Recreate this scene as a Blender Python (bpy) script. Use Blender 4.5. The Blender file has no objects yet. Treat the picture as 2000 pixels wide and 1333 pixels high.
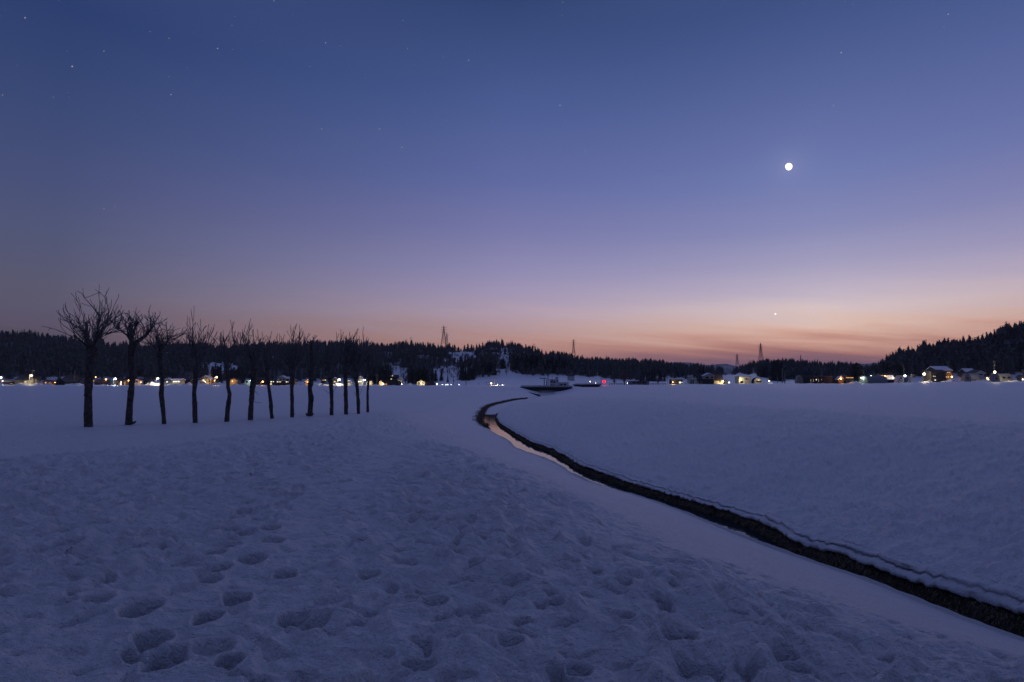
import bpy, math, random
import numpy as np
from mathutils import Vector

# ------------------------------------------------------------------ camera
S = bpy.context.scene
FPX = 20.0/36.0*2000.0
PITCH = math.atan(76.5/FPX)
CZ = 4.0                       # eye height above the creek water
HY = 743.0
cam = bpy.data.cameras.new('camera'); camo = bpy.data.objects.new('camera', cam)
S.collection.objects.link(camo); S.camera = camo
cam.lens = 20; cam.sensor_width = 36; cam.clip_start = 0.05; cam.clip_end = 60000
camo.location = (0, 0, CZ); camo.rotation_euler = (math.pi/2+PITCH, 0, 0)
CP, SP = math.cos(PITCH), math.sin(PITCH)

def ray(px, py):
    X = (px-1000.0)/FPX; U = (666.5-py)/FPX
    return np.array([X, CP-U*SP, SP+U*CP])
def at(px, py, d):             # point seen at a pixel, d metres ahead
    r = ray(px, py); r = r*(d/r[1]); return np.array([r[0], r[1], CZ+r[2]])
def gp(px, py, z):             # point seen at a pixel on the level z
    r = ray(px, py); t = (z-CZ)/r[2]; return np.array([r[0]*t, r[1]*t, z])
def lerp(a, b, t): return a+(b-a)*t
def sstep(t): t = np.clip(t, 0, 1); return t*t*(3-2*t)
def lin(c):
    return tuple((v/255/12.92 if v/255 <= .04045 else ((v/255+.055)/1.055)**2.4) for v in c)

# ------------------------------------------------------------------ world
W = bpy.data.worlds.new('World'); S.world = W; W.use_nodes = True
nt = W.node_tree; nt.nodes.clear()
def N(t, **k):
    n = nt.nodes.new(t)
    for a, b in k.items(): setattr(n, a, b)
    return n
def wire(o, i): nt.links.new(o, i)
def MA(op, a, b=None, c=None, clamp=False):
    n = N('ShaderNodeMath', operation=op); n.use_clamp = clamp
    for i, v in enumerate((a, b, c)):
        if v is None: continue
        if isinstance(v, (int, float)): n.inputs[i].default_value = v
        else: wire(v, n.inputs[i])
    return n.outputs[0]
def elev(px, py):
    r = ray(px, py); return math.degrees(math.atan2(r[2], math.hypot(r[0], r[1])))
GLOW = math.radians(29.0)
tc = N('ShaderNodeTexCoord'); nrm = N('ShaderNodeVectorMath', operation='NORMALIZE'); wire(tc.outputs['Generated'], nrm.inputs[0])
sep = N('ShaderNodeSeparateXYZ'); wire(nrm.outputs[0], sep.inputs[0])
el = MA('MULTIPLY', MA('ARCSINE', sep.outputs[2]), 57.29578)
az = MA('MULTIPLY', MA('ARCTAN2', sep.outputs[0], sep.outputs[1]), 57.29578)
# thin high cirrus: streaks stretched along the horizon, slightly tilted
cv = N('ShaderNodeCombineXYZ')
wire(MA('MULTIPLY', az, 0.035), cv.inputs[0]); wire(MA('ADD', MA('MULTIPLY', el, 0.55), MA('MULTIPLY', az, 0.055)), cv.inputs[1])
no = N('ShaderNodeTexNoise'); no.inputs['Scale'].default_value = 1.0; no.inputs['Detail'].default_value = 7; no.inputs['Roughness'].default_value = .6
no.inputs['Distortion'].default_value = .5
wire(cv.outputs[0], no.inputs['Vector'])
band = MA('MULTIPLY', MA('SUBTRACT', 1.0, MA('DIVIDE', MA('ABSOLUTE', MA('SUBTRACT', el, 3.5)), 7.0), clamp=True), 1.0, clamp=True)
stre = MA('MULTIPLY', MA('SUBTRACT', no.outputs[0], .5), band)
el2 = MA('ADD', el, MA('MULTIPLY', stre, 5.5))
# a second, much finer set of streaks close to the horizon
cv2 = N('ShaderNodeCombineXYZ')
wire(MA('MULTIPLY', az, 0.10), cv2.inputs[0]); wire(MA('ADD', MA('MULTIPLY', el, 2.4), MA('MULTIPLY', az, 0.16)), cv2.inputs[1])
no2 = N('ShaderNodeTexNoise'); no2.inputs['Scale'].default_value = 1.0; no2.inputs['Detail'].default_value = 5; no2.inputs['Roughness'].default_value = .6
wire(cv2.outputs[0], no2.inputs['Vector'])
band2 = MA('MULTIPLY', MA('DIVIDE', el, 1.0, clamp=True), MA('SUBTRACT', 1.0, MA('DIVIDE', el, 8.5), clamp=True))
fine = MA('ADD', 1.0, MA('MULTIPLY', MA('MULTIPLY', MA('SUBTRACT', no2.outputs[0], .5), band2), .22))
SKY = {
 0:   [(1500,0,(60,80,130)),(1500,100,(73,90,143)),(1500,200,(86,101,155)),(1500,350,(109,121,175)),(1500,450,(134,138,183)),(1500,520,(161,156,188)),(1500,570,(184,172,190)),(1500,610,(205,186,187)),(1500,640,(212,180,167)),(1500,664,(201,156,141)),(1500,688,(166,117,109)),(1500,700,(140,100,106)),(1500,718,(112,88,106))],
 29:  [(1000,0,(50,69,115)),(1000,200,(74,92,146)),(1000,350,(96,107,162)),(1000,450,(121,122,170)),(1000,530,(143,138,177)),(1000,570,(157,146,176)),(1000,610,(171,151,168)),(1000,640,(174,144,147)),(1000,664,(178,138,132)),(1000,688,(172,126,120)),(1000,715,(134,98,110))],
 68:  [(100,0,(45,63,111)),(100,200,(59,74,118)),(100,350,(73,82,123)),(100,450,(82,88,121)),(100,570,(92,90,111)),(100,620,(93,85,105)),(100,650,(90,82,98)),(100,720,(74,70,90))],
}
def ramp(stops):
    n = N('ShaderNodeValToRGB'); cr = n.color_ramp; cr.interpolation = 'EASE' if False else 'LINEAR'
    stops = sorted(stops)
    while len(cr.elements) > 1: cr.elements.remove(cr.elements[-1])
    for i, (p, c) in enumerate(stops):
        e = cr.elements[0] if i == 0 else cr.elements.new(p)
        e.position = p; e.color = (*lin(c), 1)
    return n
ramps = []
EMAX = 90.0
ZEN = (113, 118, 165)
fac = MA('DIVIDE', el2, EMAX, clamp=True)
for dlt, st in SKY.items():
    kf = {0: .07, 29: .05, 68: .01}[dlt]   # the haze takes a little of the lowest glow
    s2 = [(max(0, elev(px, py))/EMAX, tuple(q*(1+kf*min(1, max(0, (py-480)/130))) for q in c)) for px, py, c in st]
    top = st[0][2]
    s2.append((.62, tuple(lerp(top[i], ZEN[i], .55) for i in range(3)))); s2.append((1.0, ZEN))
    r = ramp(s2); wire(fac, r.inputs[0]); ramps.append(r)
r = ramp([(0, (42,44,62)), (.06, (48,50,78)), (.15, (48,56,92)), (.35, (48,62,104)), (1, ZEN)]); wire(fac, r.inputs[0]); ramps.append(r)
dg = MA('MULTIPLY', MA('ARCCOSINE', MA('COSINE', MA('SUBTRACT', MA('DIVIDE', az, 57.29578), GLOW))), 57.29578)
def mixc(a, b, f):
    n = N('ShaderNodeMix', data_type='RGBA'); wire(f, n.inputs[0]); wire(a, n.inputs[6]); wire(b, n.inputs[7]); return n.outputs[2]
def mr(v, a, b, smooth=False):
    n = N('ShaderNodeMapRange'); n.interpolation_type = 'SMOOTHSTEP' if smooth else 'LINEAR'
    wire(v, n.inputs[0]); n.inputs[1].default_value = a; n.inputs[2].default_value = b; return n.outputs[0]
c = mixc(ramps[0].outputs[0], ramps[1].outputs[0], mr(dg, 1, 29))
c = mixc(c, ramps[2].outputs[0], mr(dg, 29, 68))
c = mixc(c, ramps[3].outputs[0], mr(dg, 68, 150))
# faint aureole of moonlit air round the moon
md = ray(1540, 326); md = md/np.linalg.norm(md)
dot = N('ShaderNodeVectorMath', operation='DOT_PRODUCT'); wire(nrm.outputs[0], dot.inputs[0]); dot.inputs[1].default_value = tuple(md)
mang = MA('MULTIPLY', MA('ARCCOSINE', dot.outputs['Value']), 57.29578)
aur = MA('ADD', MA('MULTIPLY', MA('EXPONENT', MA('MULTIPLY', mang, -1.5)), .07), MA('MULTIPLY', MA('EXPONENT', MA('MULTIPLY', mang, -.16)), .012))
hs = N('ShaderNodeVectorMath', operation='SCALE'); wire(c, hs.inputs[0]); wire(fine, hs.inputs['Scale'])
ac = N('ShaderNodeVectorMath', operation='SCALE'); ac.inputs[0].default_value = (1, .9, .85); wire(aur, ac.inputs['Scale'])
sm = N('ShaderNodeVectorMath', operation='ADD'); wire(hs.outputs[0], sm.inputs[0]); wire(ac.outputs[0], sm.inputs[1])
# gradient, streaks and aureole go straight into the background
bg = N('ShaderNodeBackground'); wire(sm.outputs[0], bg.inputs[0]); bg.inputs[1].default_value = 1.0
wo = N('ShaderNodeOutputWorld'); wire(bg.outputs[0], wo.inputs[0])
W.cycles.sampling_method = 'MANUAL'; W.cycles.sample_map_resolution = 512

# the sun is below the horizon; the one directional lamp is the weak moon
ml = bpy.data.lights.new('moonlight', 'SUN'); ml.energy = .03; ml.angle = math.radians(.6); ml.color = (.95, .95, 1)
mo = bpy.data.objects.new('moonlight', ml); S.collection.objects.link(mo)
mo.rotation_euler = Vector(md).to_track_quat('Z', 'Y').to_euler()

S.view_settings.view_transform = 'Standard'; S.view_settings.look = 'None'
S.view_settings.exposure = 0; S.view_settings.gamma = 1
S.render.engine = 'CYCLES'
S.cycles.max_bounces = 4; S.cycles.diffuse_bounces = 1; S.cycles.glossy_bounces = 2; S.cycles.transparent_max_bounces = 4
S.cycles.use_denoising = True
S.cycles.caustics_reflective = False; S.cycles.caustics_refractive = False

# ------------------------------------------------------------------ helpers
C = S.collection
rng = np.random.default_rng(7)
random.seed(7)
def mesh(name, v, f, m=None, smooth=False, loops=None):
    """f: (n,3)/(n,4) array, or list of arrays / tuples"""
    me = bpy.data.meshes.new(name)
    v = np.asarray(v, dtype=np.float32).reshape(-1, 3)
    if isinstance(f, np.ndarray) and f.ndim == 2:
        nf, k = f.shape
        me.vertices.add(len(v)); me.vertices.foreach_set('co', v.ravel())
        me.loops.add(nf*k); me.loops.foreach_set('vertex_index', f.astype(np.int32).ravel())
        me.polygons.add(nf); me.polygons.foreach_set('loop_start', np.arange(nf, dtype=np.int32)*k)
        me.update(calc_edges=True)
    else:
        me.from_pydata(v.tolist(), [], [tuple(int(i) for i in q) for q in f]); me.update()
    if smooth: me.polygons.foreach_set('use_smooth', np.ones(len(me.polygons), dtype=bool))
    if m: me.materials.append(m)
    return me
def link(name, me, parent=None, loc=None):
    o = bpy.data.objects.new(name, me); C.objects.link(o)
    if parent is not None: o.parent = parent
    if loc is not None: o.location = [float(q) for q in loc]
    return o
def tag(o, label=None, cat=None, group=None, kind=None):
    if label: o['label'] = label
    if cat: o['category'] = cat
    if group: o['group'] = group
    if kind: o['kind'] = kind
    return o
def thing(name, label, cat, loc=(0, 0, 0), group=None, rz=0):
    o = bpy.data.objects.new(name, None); C.objects.link(o); o.empty_display_size = .2
    o.location = [float(q) for q in loc]; o.rotation_euler.z = rz
    return tag(o, label, cat, group)
class MB:
    def __init__(s): s.v = []; s.f = []
    def add(s, v, f):
        b = len(s.v); s.v += [tuple(float(q) for q in p) for p in v]; s.f += [tuple(i+b for i in q) for q in f]
    def box(s, x0, x1, y0, y1, z0, z1):
        s.add([(x0,y0,z0),(x1,y0,z0),(x1,y1,z0),(x0,y1,z0),(x0,y0,z1),(x1,y0,z1),(x1,y1,z1),(x0,y1,z1)],
              [(0,3,2,1),(4,5,6,7),(0,1,5,4),(1,2,6,5),(2,3,7,6),(3,0,4,7)])
    def tube(s, pts, rad, n=6, cap=True):
        pts = [np.asarray(p, float) for p in pts]; b = len(s.v); m = len(pts)
        if not hasattr(rad, '__len__'): rad = [rad]*m
        a = None
        for i, p in enumerate(pts):
            t = pts[min(i+1, m-1)]-pts[max(i-1, 0)]; t = t/(np.linalg.norm(t)+1e-9)
            if a is None: a = np.cross(t, (0, 1, 0) if abs(t[1]) < .9 else (1, 0, 0))
            a = a-t*np.dot(a, t); a = a/(np.linalg.norm(a)+1e-9); c2 = np.cross(t, a)
            for k in range(n):
                w = 2*math.pi*k/n; q = p+rad[i]*(math.cos(w)*a+math.sin(w)*c2); s.v.append(tuple(q))
        for i in range(m-1):
            for k in range(n):
                s.f.append((b+i*n+k, b+i*n+(k+1) % n, b+(i+1)*n+(k+1) % n, b+(i+1)*n+k))
        if cap:
            s.f.append(tuple(b+k for k in range(n))[::-1]); s.f.append(tuple(b+(m-1)*n+k for k in range(n)))
    def bar(s, p, q, r, n=4): s.tube([p, q], r, n)
    def ball(s, c, r, n=8, m=6, sq=1):
        c = np.asarray(c, float); b = len(s.v)
        for j in range(m+1):
            ph = math.pi*j/m
            for k in range(n):
                w = 2*math.pi*k/n; s.v.append((c[0]+r*math.sin(ph)*math.cos(w), c[1]+r*math.sin(ph)*math.sin(w), c[2]+r*sq*math.cos(ph)))
        for j in range(m):
            for k in range(n): s.f.append((b+j*n+k, b+(j+1)*n+k, b+(j+1)*n+(k+1) % n, b+j*n+(k+1) % n))
    def prism(s, prof, y0, y1):    # profile in x,z pushed along y
        n = len(prof)
        s.add([(x, y0, z) for x, z in prof]+[(x, y1, z) for x, z in prof],
              [tuple(range(n)), tuple(range(2*n-1, n-1, -1))]+[(k, k+n, (k+1) % n+n, (k+1) % n) for k in range(n)])
    def prismx(s, prof, x0, x1):   # profile in y,z pushed along x
        n = len(prof)
        s.add([(x0, y, z) for y, z in prof]+[(x1, y, z) for y, z in prof],
              [tuple(range(n)), tuple(range(2*n-1, n-1, -1))]+[(k, k+n, (k+1) % n+n, (k+1) % n) for k in range(n)])
    def build(s, name, m, parent=None, smooth=False, loc=None):
        return link(name, mesh(name, s.v, s.f, m, smooth), parent, loc)

# gradient noise
_p = np.random.default_rng(3).permutation(512).astype(np.int64)
_ga = np.random.default_rng(4).random(512)*2*np.pi
_gx, _gy = np.cos(_ga), np.sin(_ga)
def noise(x, y):
    x = np.asarray(x, float); y = np.asarray(y, float)
    xi = np.floor(x).astype(np.int64); yi = np.floor(y).astype(np.int64); xf = x-xi; yf = y-yi
    u = xf**3*(xf*(xf*6-15)+10); v = yf**3*(yf*(yf*6-15)+10)
    def g(i, j, a, b):
        h = _p[(_p[(i) & 511]+j) & 511]; return _gx[h]*a+_gy[h]*b
    n00 = g(xi, yi, xf, yf); n10 = g(xi+1, yi, xf-1, yf); n01 = g(xi, yi+1, xf, yf-1); n11 = g(xi+1, yi+1, xf-1, yf-1)
    return 1.5*(n00*(1-u)*(1-v)+n10*u*(1-v)+n01*(1-u)*v+n11*u*v)
def fbm(x, y, o=4, g=.5):
    s = 0; a = 1; t = 0
    for i in range(o):
        s = s+a*noise(x*2**i+17.3*i, y*2**i-9.1*i); t += a; a *= g
    return s/t
def sbil(x, y, o=3, g=.5, e=.02):
    s = 0; a = 1; t = 0
    for i in range(o):
        s = s+a*np.sqrt(noise(x*2**i+31.7*i, y*2**i+5.3*i)**2+e); t += a; a *= g
    return s/t
def billow(x, y, o=3, g=.5):
    s = 0; a = 1; t = 0
    for i in range(o):
        s = s+a*np.abs(noise(x*2**i+31.7*i, y*2**i+5.3*i)); t += a; a *= g
    return s/t

# ------------------------------------------------------------------ materials
def mat(name, col, rough=.8, vary=.25, scale=3.0, bump=0.0, bscale=20.0, spec=.3, metal=0.0, col2=None, obj=False):
    m = bpy.data.materials.new(name); m.use_nodes = True; t = m.node_tree; b = t.nodes['Principled BSDF']
    b.inputs['Roughness'].default_value = rough; b.inputs['Metallic'].default_value = metal
    b.inputs['Specular IOR Level'].default_value = spec
    tcn = t.nodes.new('ShaderNodeTexCoord'); n = t.nodes.new('ShaderNodeTexNoise')
    n.inputs['Scale'].default_value = scale; n.inputs['Detail'].default_value = 5
    src = tcn.outputs['Object']
    t.links.new(src, n.inputs['Vector'])
    r = t.nodes.new('ShaderNodeValToRGB'); r.color_ramp.elements[0].position = .32; r.color_ramp.elements[1].position = .68
    c2 = col2 or tuple(q*(1+vary) for q in col)
    r.color_ramp.elements[0].color = (*[q*(1-vary) for q in col], 1) if not col2 else (*col, 1)
    r.color_ramp.elements[1].color = (*c2, 1)
    t.links.new(n.outputs[0], r.inputs[0]); t.links.new(r.outputs[0], b.inputs['Base Color'])
    if bump:
        n2 = t.nodes.new('ShaderNodeTexNoise'); n2.inputs['Scale'].default_value = bscale; n2.inputs['Detail'].default_value = 4
        t.links.new(src, n2.inputs['Vector']); bp = t.nodes.new('ShaderNodeBump'); bp.inputs['Distance'].default_value = bump
        t.links.new(n2.outputs[0], bp.inputs['Height']); t.links.new(bp.outputs[0], b.inputs['Normal'])
    return m
def emit(name, col, st):
    m = bpy.data.materials.new(name); m.use_nodes = True; t = m.node_tree; t.nodes.clear()
    e = t.nodes.new('ShaderNodeEmission'); o = t.nodes.new('ShaderNodeOutputMaterial')
    e.inputs[0].default_value = (*col, 1); e.inputs[1].default_value = st
    t.links.new(e.outputs[0], o.inputs[0]); m.cycles.emission_sampling = 'NONE'; return m
# ------------------------------------------------------------------ snow material
SNOW = bpy.data.materials.new('snow'); SNOW.use_nodes = True
t = SNOW.node_tree; b = t.nodes['Principled BSDF']
b.inputs['Roughness'].default_value = .5; b.inputs['Specular IOR Level'].default_value = .5
tcn = t.nodes.new('ShaderNodeNewGeometry')
def snz(scale, detail, rough=.55, vec=None):
    n = t.nodes.new('ShaderNodeTexNoise'); n.inputs['Scale'].default_value = scale; n.inputs['Detail'].default_value = detail
    n.inputs['Roughness'].default_value = rough; t.links.new(vec or tcn.outputs['Position'], n.inputs['Vector']); return n.outputs[0]
mp = t.nodes.new('ShaderNodeMapping'); mp.inputs['Rotation'].default_value = (0, 0, .35); mp.inputs['Scale'].default_value = (1, 2.6, 1)
t.links.new(tcn.outputs['Position'], mp.inputs['Vector'])
# albedo: clean snow with very faint dirt and, on the wooded slopes, brush breaking through
r = t.nodes.new('ShaderNodeValToRGB'); r.color_ramp.elements[0].color = (.74, .765, .81, 1); r.color_ramp.elements[1].color = (.84, .86, .90, 1)
t.links.new(snz(.8, 6), r.inputs[0])
at_ = t.nodes.new('ShaderNodeAttribute'); at_.attribute_name = 'brush'
nb = snz(.16, 10, .78)
ad = t.nodes.new('ShaderNodeMath'); ad.operation = 'ADD'; t.links.new(nb, ad.inputs[0]); t.links.new(at_.outputs['Fac'], ad.inputs[1])
rr = t.nodes.new('ShaderNodeMapRange'); t.links.new(ad.outputs[0], rr.inputs[0]); rr.inputs[1].default_value = .82; rr.inputs[2].default_value = 1.0
mx = t.nodes.new('ShaderNodeMix'); mx.data_type = 'RGBA'; t.links.new(rr.outputs[0], mx.inputs[0]); t.links.new(r.outputs[0], mx.inputs[6]); mx.inputs[7].default_value = (.055, .052, .05, 1)
t.links.new(mx.outputs[2], b.inputs['Base Color'])
b1 = t.nodes.new('ShaderNodeBump'); b1.inputs['Distance'].default_value = .11; b1.inputs['Strength'].default_value = .9
t.links.new(snz(9, 6, .62, mp.outputs[0]), b1.inputs['Height'])
b2 = t.nodes.new('ShaderNodeBump'); b2.inputs['Distance'].default_value = .010; b2.inputs['Strength'].default_value = 1
t.links.new(snz(70, 3, .6), b2.inputs['Height']); t.links.new(b1.outputs[0], b2.inputs['Normal'])
t.links.new(b2.outputs[0], b.inputs['Normal'])
ROOFSNOW = mat('roof_snow', (.78, .79, .83), .8, .04, 1.5, .03, 6)

# ------------------------------------------------------------------ creek edges
def poly(pts): return np.array(pts, float)
Lp = [(937,824),(947,832),(960,844),(975,852),(995,862),(1005,875),(1035,887),(1065,896),(1095,910),(1115,925),(1147,939),(1152,945.5),(1175,952),
      (1212,962),(1250,972),(1300,987),(1337,1002),(1431,1041),(1547,1088),(1660,1120),(1769,1163),(1862,1204),(1937,1230),(2000,1257)]
Rp = [(975,805),(974,815),(980,825),(1000,837),(1015,846),(1040,859),(1075,870),(1115,889),(1130,901),(1155,910),(1187,921),(1225,934),(1275,949),
      (1312,960),(1350,970),(1405,985),(1450,995),(1525,1020),(1544,1034),(1600,1057),(1675,1073),(1731,1092),(1806,1107),(1862,1125),(1937,1148),(2000,1169)]
LZ, RZ = .13, .56
Lup = [(1030,779),(1010,781),(990,785),(965,791),(950,797),(941,810)]
Rup = [(1030,779),(1000,790),(990,796)]
def rzf(y): return .56-.28*sstep((np.asarray(y, float)-8)/11)
def lzf(y): return .13-.06*sstep((np.asarray(y, float)-10)/10)
def gpv(px, py, f):
    z = .3
    for _ in range(4): g = gp(px, py, z); z = float(f(g[1]))
    return g[:2]
Lw = [gpv(x, y, lzf) for x, y in Lup+Lp]; Rw = [gpv(x, y, rzf) for x, y in Rup+Rp]
Lw = poly([(8.0,160),(6.5,135)]+Lw+[(9.6,6.0),(12.3,2.0),(15.5,-6),(20,-30),(30,-80)])
Rw = poly([(11.5,160),(9.0,128)]+Rw+[(10.5,6.3),(13.2,2.4),(16.6,-6),(21.2,-30),(31.2,-80)])
def resample(P, step, y0=None):
    seg = np.linalg.norm(np.diff(P, axis=0), axis=1); s = np.concatenate([[0], np.cumsum(seg)])
    n = int(s[-1]/step)+1; q = np.linspace(0, s[-1], n)
    return np.stack([np.interp(q, s, P[:, 0]), np.interp(q, s, P[:, 1])], 1)
def smoothp(P, k=3, it=1):
    for _ in range(it):
        Q = P.copy(); Q[1:-1] = .25*P[:-2]+.5*P[1:-1]+.25*P[2:]; P = Q
    return P
Lw = smoothp(resample(Lw, .5), it=3); Rw = smoothp(resample(Rw, .5), it=3)
# thin points far from the eye
def thin(P):
    d = np.hypot(P[:, 0], P[:, 1]); keep = [0]
    for i in range(1, len(P)):
        if np.linalg.norm(P[i]-P[keep[-1]]) >= max(.5, d[i]*.04): keep.append(i)
    return P[keep]
Lt, Rt = thin(Lw), thin(Rw)
def sdist(P, x, y):   # signed distance, positive on the left of travel direction P0->Pn reversed (west side)
    x = x.ravel(); y = y.ravel(); best = np.full(x.shape, 1e18); sg = np.ones(x.shape)
    for i in range(len(P)-1):
        ax, ay = P[i]; bx, by = P[i+1]; dx, dy = bx-ax, by-ay; L2 = dx*dx+dy*dy
        u = np.clip(((x-ax)*dx+(y-ay)*dy)/L2, 0, 1); ex = x-ax-u*dx; ey = y-ay-u*dy; d2 = ex*ex+ey*ey
        m = d2 < best-1e-12; best = np.where(m, d2, best)
        cr = dx*(y-ay)-dy*(x-ax); sg = np.where(m, np.sign(cr), sg)
    return np.sqrt(best)*sg      # path runs from far to near: west (left) side gives negative cross
Ep = poly([(-60,2),(-30,8.5),(-12.4,13.2),(-10.9,14.8),(-10.2,17.5),(-9.9,23),(-9.7,29),(-8.2,33),(-8.2,45),(-9,70),(-9,110)])

# ------------------------------------------------------------------ terrain
def tab(px, T): a = np.array(T, float); return np.interp(px, a[:, 0], a[:, 1])
T_V = [(-400,753),(0,753),(300,753),(720,753.5),(900,753.3),(1100,752),(1300,751.5),(1500,750),(1700,750),(1850,747),(2000,747),(2400,747)]
T_F = [(-400,746),(0,746),(400,744),(480,746),(740,747),(850,742),(950,739),(1000,738),(1060,736),(1110,735),(1200,743),(1330,745),(1420,733),(1480,733),(1540,744),(1700,744),(1760,738),(2400,738)]
T_R = [(-400,650),(-100,645),(0,650),(60,652),(130,660),(200,670),(250,672),(330,674),(430,676),(550,672),(640,668),(700,668),(740,674),(800,669),(860,676),(920,676),(960,667),(1000,667),(1020,674),(1050,682),(1100,692),(1140,699),(1200,704),(1300,707),(1320,713),(1360,718),(1420,724),(1450,718),(1480,709),(1500,704),(1525,701),(1560,708),(1600,712),(1680,716),(1712,716),(1730,704),(1760,692),(1800,686),(1850,677),(1900,669),(1950,660),(1975,650),(2000,642),(2100,630),(2400,620)]
T_DR = [(-400,800),(0,820),(400,900),(700,950),(1000,1000),(1300,1000),(1480,950),(1700,850),(1735,640),(1800,560),(2000,480),(2400,450)]
T_DF = [(-400,430),(700,450),(900,480),(1100,520),(1400,520),(1700,480),(1740,400),(2400,370)]
PATCH = [(905,694,24,14,.05),(762,702,24,14,.45),(812,686,14,11,.4),(775,728,26,11,0),(885,730,40,14,.05),(860,744,60,5,0),(985,712,12,26,.15),(980,685,22,8,.35),
         (990,733,26,7,.0),(432,722,34,15,.05),(215,690,16,8,.45),(345,695,22,8,.45),(1085,742,90,7,0),(655,699,12,6,.4),(660,690,10,5,.4),(1445,737,50,7,0),(1300,742,60,5,.2),(1375,733,25,6,.45),(1080,725,10,8,.5)]
def pxy(x, y, z):
    """pixel of a world point (used only to look up the survey tables)"""
    dy = np.maximum(y, 1e-3); f = y*CP+(z-CZ)*SP; u = -y*SP+(z-CZ)*CP
    return 1000+FPX*x/f, 666.5-FPX*u/f
def zpx(py, d): return CZ-(py-HY)*d/FPX*1.004
def brush_at(px, py):
    b = np.full(np.shape(px), .62)
    b = b-.09*sstep((px-715+30*noise(px/40, py/9))/40)*(1-sstep((px-1060+30*noise(px/40, py/9))/30))
    for cx, cy, rx, ry, v in PATCH:
        q = (((px-cx)/rx)**2+((py-cy)/ry)**2)*(1+.9*noise(px/14., py/6.)); b = np.where(q < 1.0, np.minimum(b, v), b)
    return b
def Hfar(x, y):
    r = np.hypot(x, y); d = np.maximum(y, r*math.cos(math.radians(55)))
    th = np.clip(np.arctan2(x, y), -math.radians(50), math.radians(50)); px = 1000+FPX*np.tan(th)
    field = 1.5+.25*fbm(x/60, y/60, 2)
    zr_ = tab(px, [(-400,0),(1000,0),(1250,.25),(2400,.45)])
    field = field+zr_*sstep((d-40)/100)
    zv = zpx(tab(px, T_V), 330.0)
    df = tab(px, T_DF); dr = tab(px, T_DR); zf = zpx(tab(px, T_F), df)
    zr = zpx(tab(px, T_R)+9, dr)
    z = lerp(field, zv, sstep((d-235)/75))
    vill = sstep((d-285)/20)*(1-sstep((d-420)/60))
    z = z+vill*(.75*billow(x/9, y/14, 3)+.35*fbm(x/4, y/4, 2))
    t2 = np.clip((d-345)/(df-345), 0, 1); z = lerp(z, zf, t2**1.4)
    t3 = np.clip((d-df)/(dr-df), 0, 1)
    hz = zf+(zr-zf)*t3**.85+np.sin(np.pi*t3)*(9*fbm(x/70, y/70, 4)-5*billow(x/45, y/110, 3))
    z = np.where(d > df, hz, z)
    t4 = np.clip((d-dr)/500, 0, 1); z = np.where(d > dr, zr-(zr-12)*sstep(t4)+3*fbm(x/60, y/60, 3), z)
    return z
FOOT = [(274,1197,60,52,.15),(268,1285,52,70,.13),(296,1255,60,60,.13),(326,1290,72,52,.15),(448,1296,48,34,.22),(418,1268,70,40,.06),(405,1212,46,46,.15),(463,1174,50,42,.14),(576,1214,62,54,.16),
 (610,1222,60,40,.08),(408,1142,40,40,.11),(428,1122,36,36,.10),(559,1127,44,34,.15),(488,1099,44,30,.14),(416,1087,32,28,.12),(531,1061,34,24,.13),(448,1069,30,18,.11),(480,1044,34,22,.09),
 (450,1038,28,18,.1),(527,1038,28,16,.12),(508,1018,26,14,.1),(462,1015,26,12,.09),(510,996,26,12,.09),(476,1000,26,12,.07),(484,982,24,12,.09),(549,986,24,9,.09),(579,969,24,9,.08),(557,968,22,9,.08),
 (581,955,20,9,.07),(532,960,18,8,.08),(510,951,20,8,.07),(504,959,18,8,.07),(638,947,24,10,.11),(671,944,20,8,.09),(457,942,18,8,.08),(443,938,16,7,.08),(525,942,20,8,.08),(499,932,20,7,.08),
 (457,929,22,8,.1),(491,928,16,6,.08),(525,903,16,5,.08),(502,902,14,5,.08),(498,911,14,5,.08),(517,917,14,5,.08),(521,882,12,4,.08),(401,940,18,7,.07),(356,938,22,7,.08),(191,1024,40,14,.08),
 (127,1035,36,16,.08),(129,1064,44,16,.07),(270,1069,34,16,.09),(262,953,60,9,.05),(176,981,50,11,.05),(262,979,44,9,.05),(36,944,40,7,.06),(50,987,44,9,.06),(191,1176,52,34,.08),(722,1127,50,24,.08),
 (850,1180,54,24,.08),(1116,1093,36,14,.08),(1161,1111,34,14,.07),(1221,1138,34,16,.08),(977,1043,30,10,.08),(839,1020,34,11,.08),(1225,1206,36,18,.08),(1315,1246,40,18,.09),(1000,1255,60,26,.07),
 (1555,1300,50,20,.07),(1440,1180,36,14,.06),(820,1300,70,30,.07),(1130,1310,60,26,.07),(930,1110,34,14,.05),(700,1060,34,12,.05),(640,1180,60,24,.04),(1085,1180,40,16,.06),(640,880,18,5,.06),(560,870,14,4,.06)]
FPTS = []
for fx, fy, wx, wy, dp in FOOT:
    g = gp(fx, fy-2, 2.32); dist = math.hypot(g[0], g[1]); sl = math.hypot(dist, 1.65)
    a = wx*.5*sl/FPX*.92; rr_ = min(wy*.5*sl/FPX/(1.65/sl)*.7, a*1.45)
    kk = 1.25 if fy < 1110 and 350 < fx < 700 else 1.0
    FPTS.append((g[0], g[1], max(a*.9, .06)*kk, max(rr_*.85, .08)*kk, max(dp*1.8, .17 if kk > 1 else 0), rng.uniform(-.4, .4)))
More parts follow.
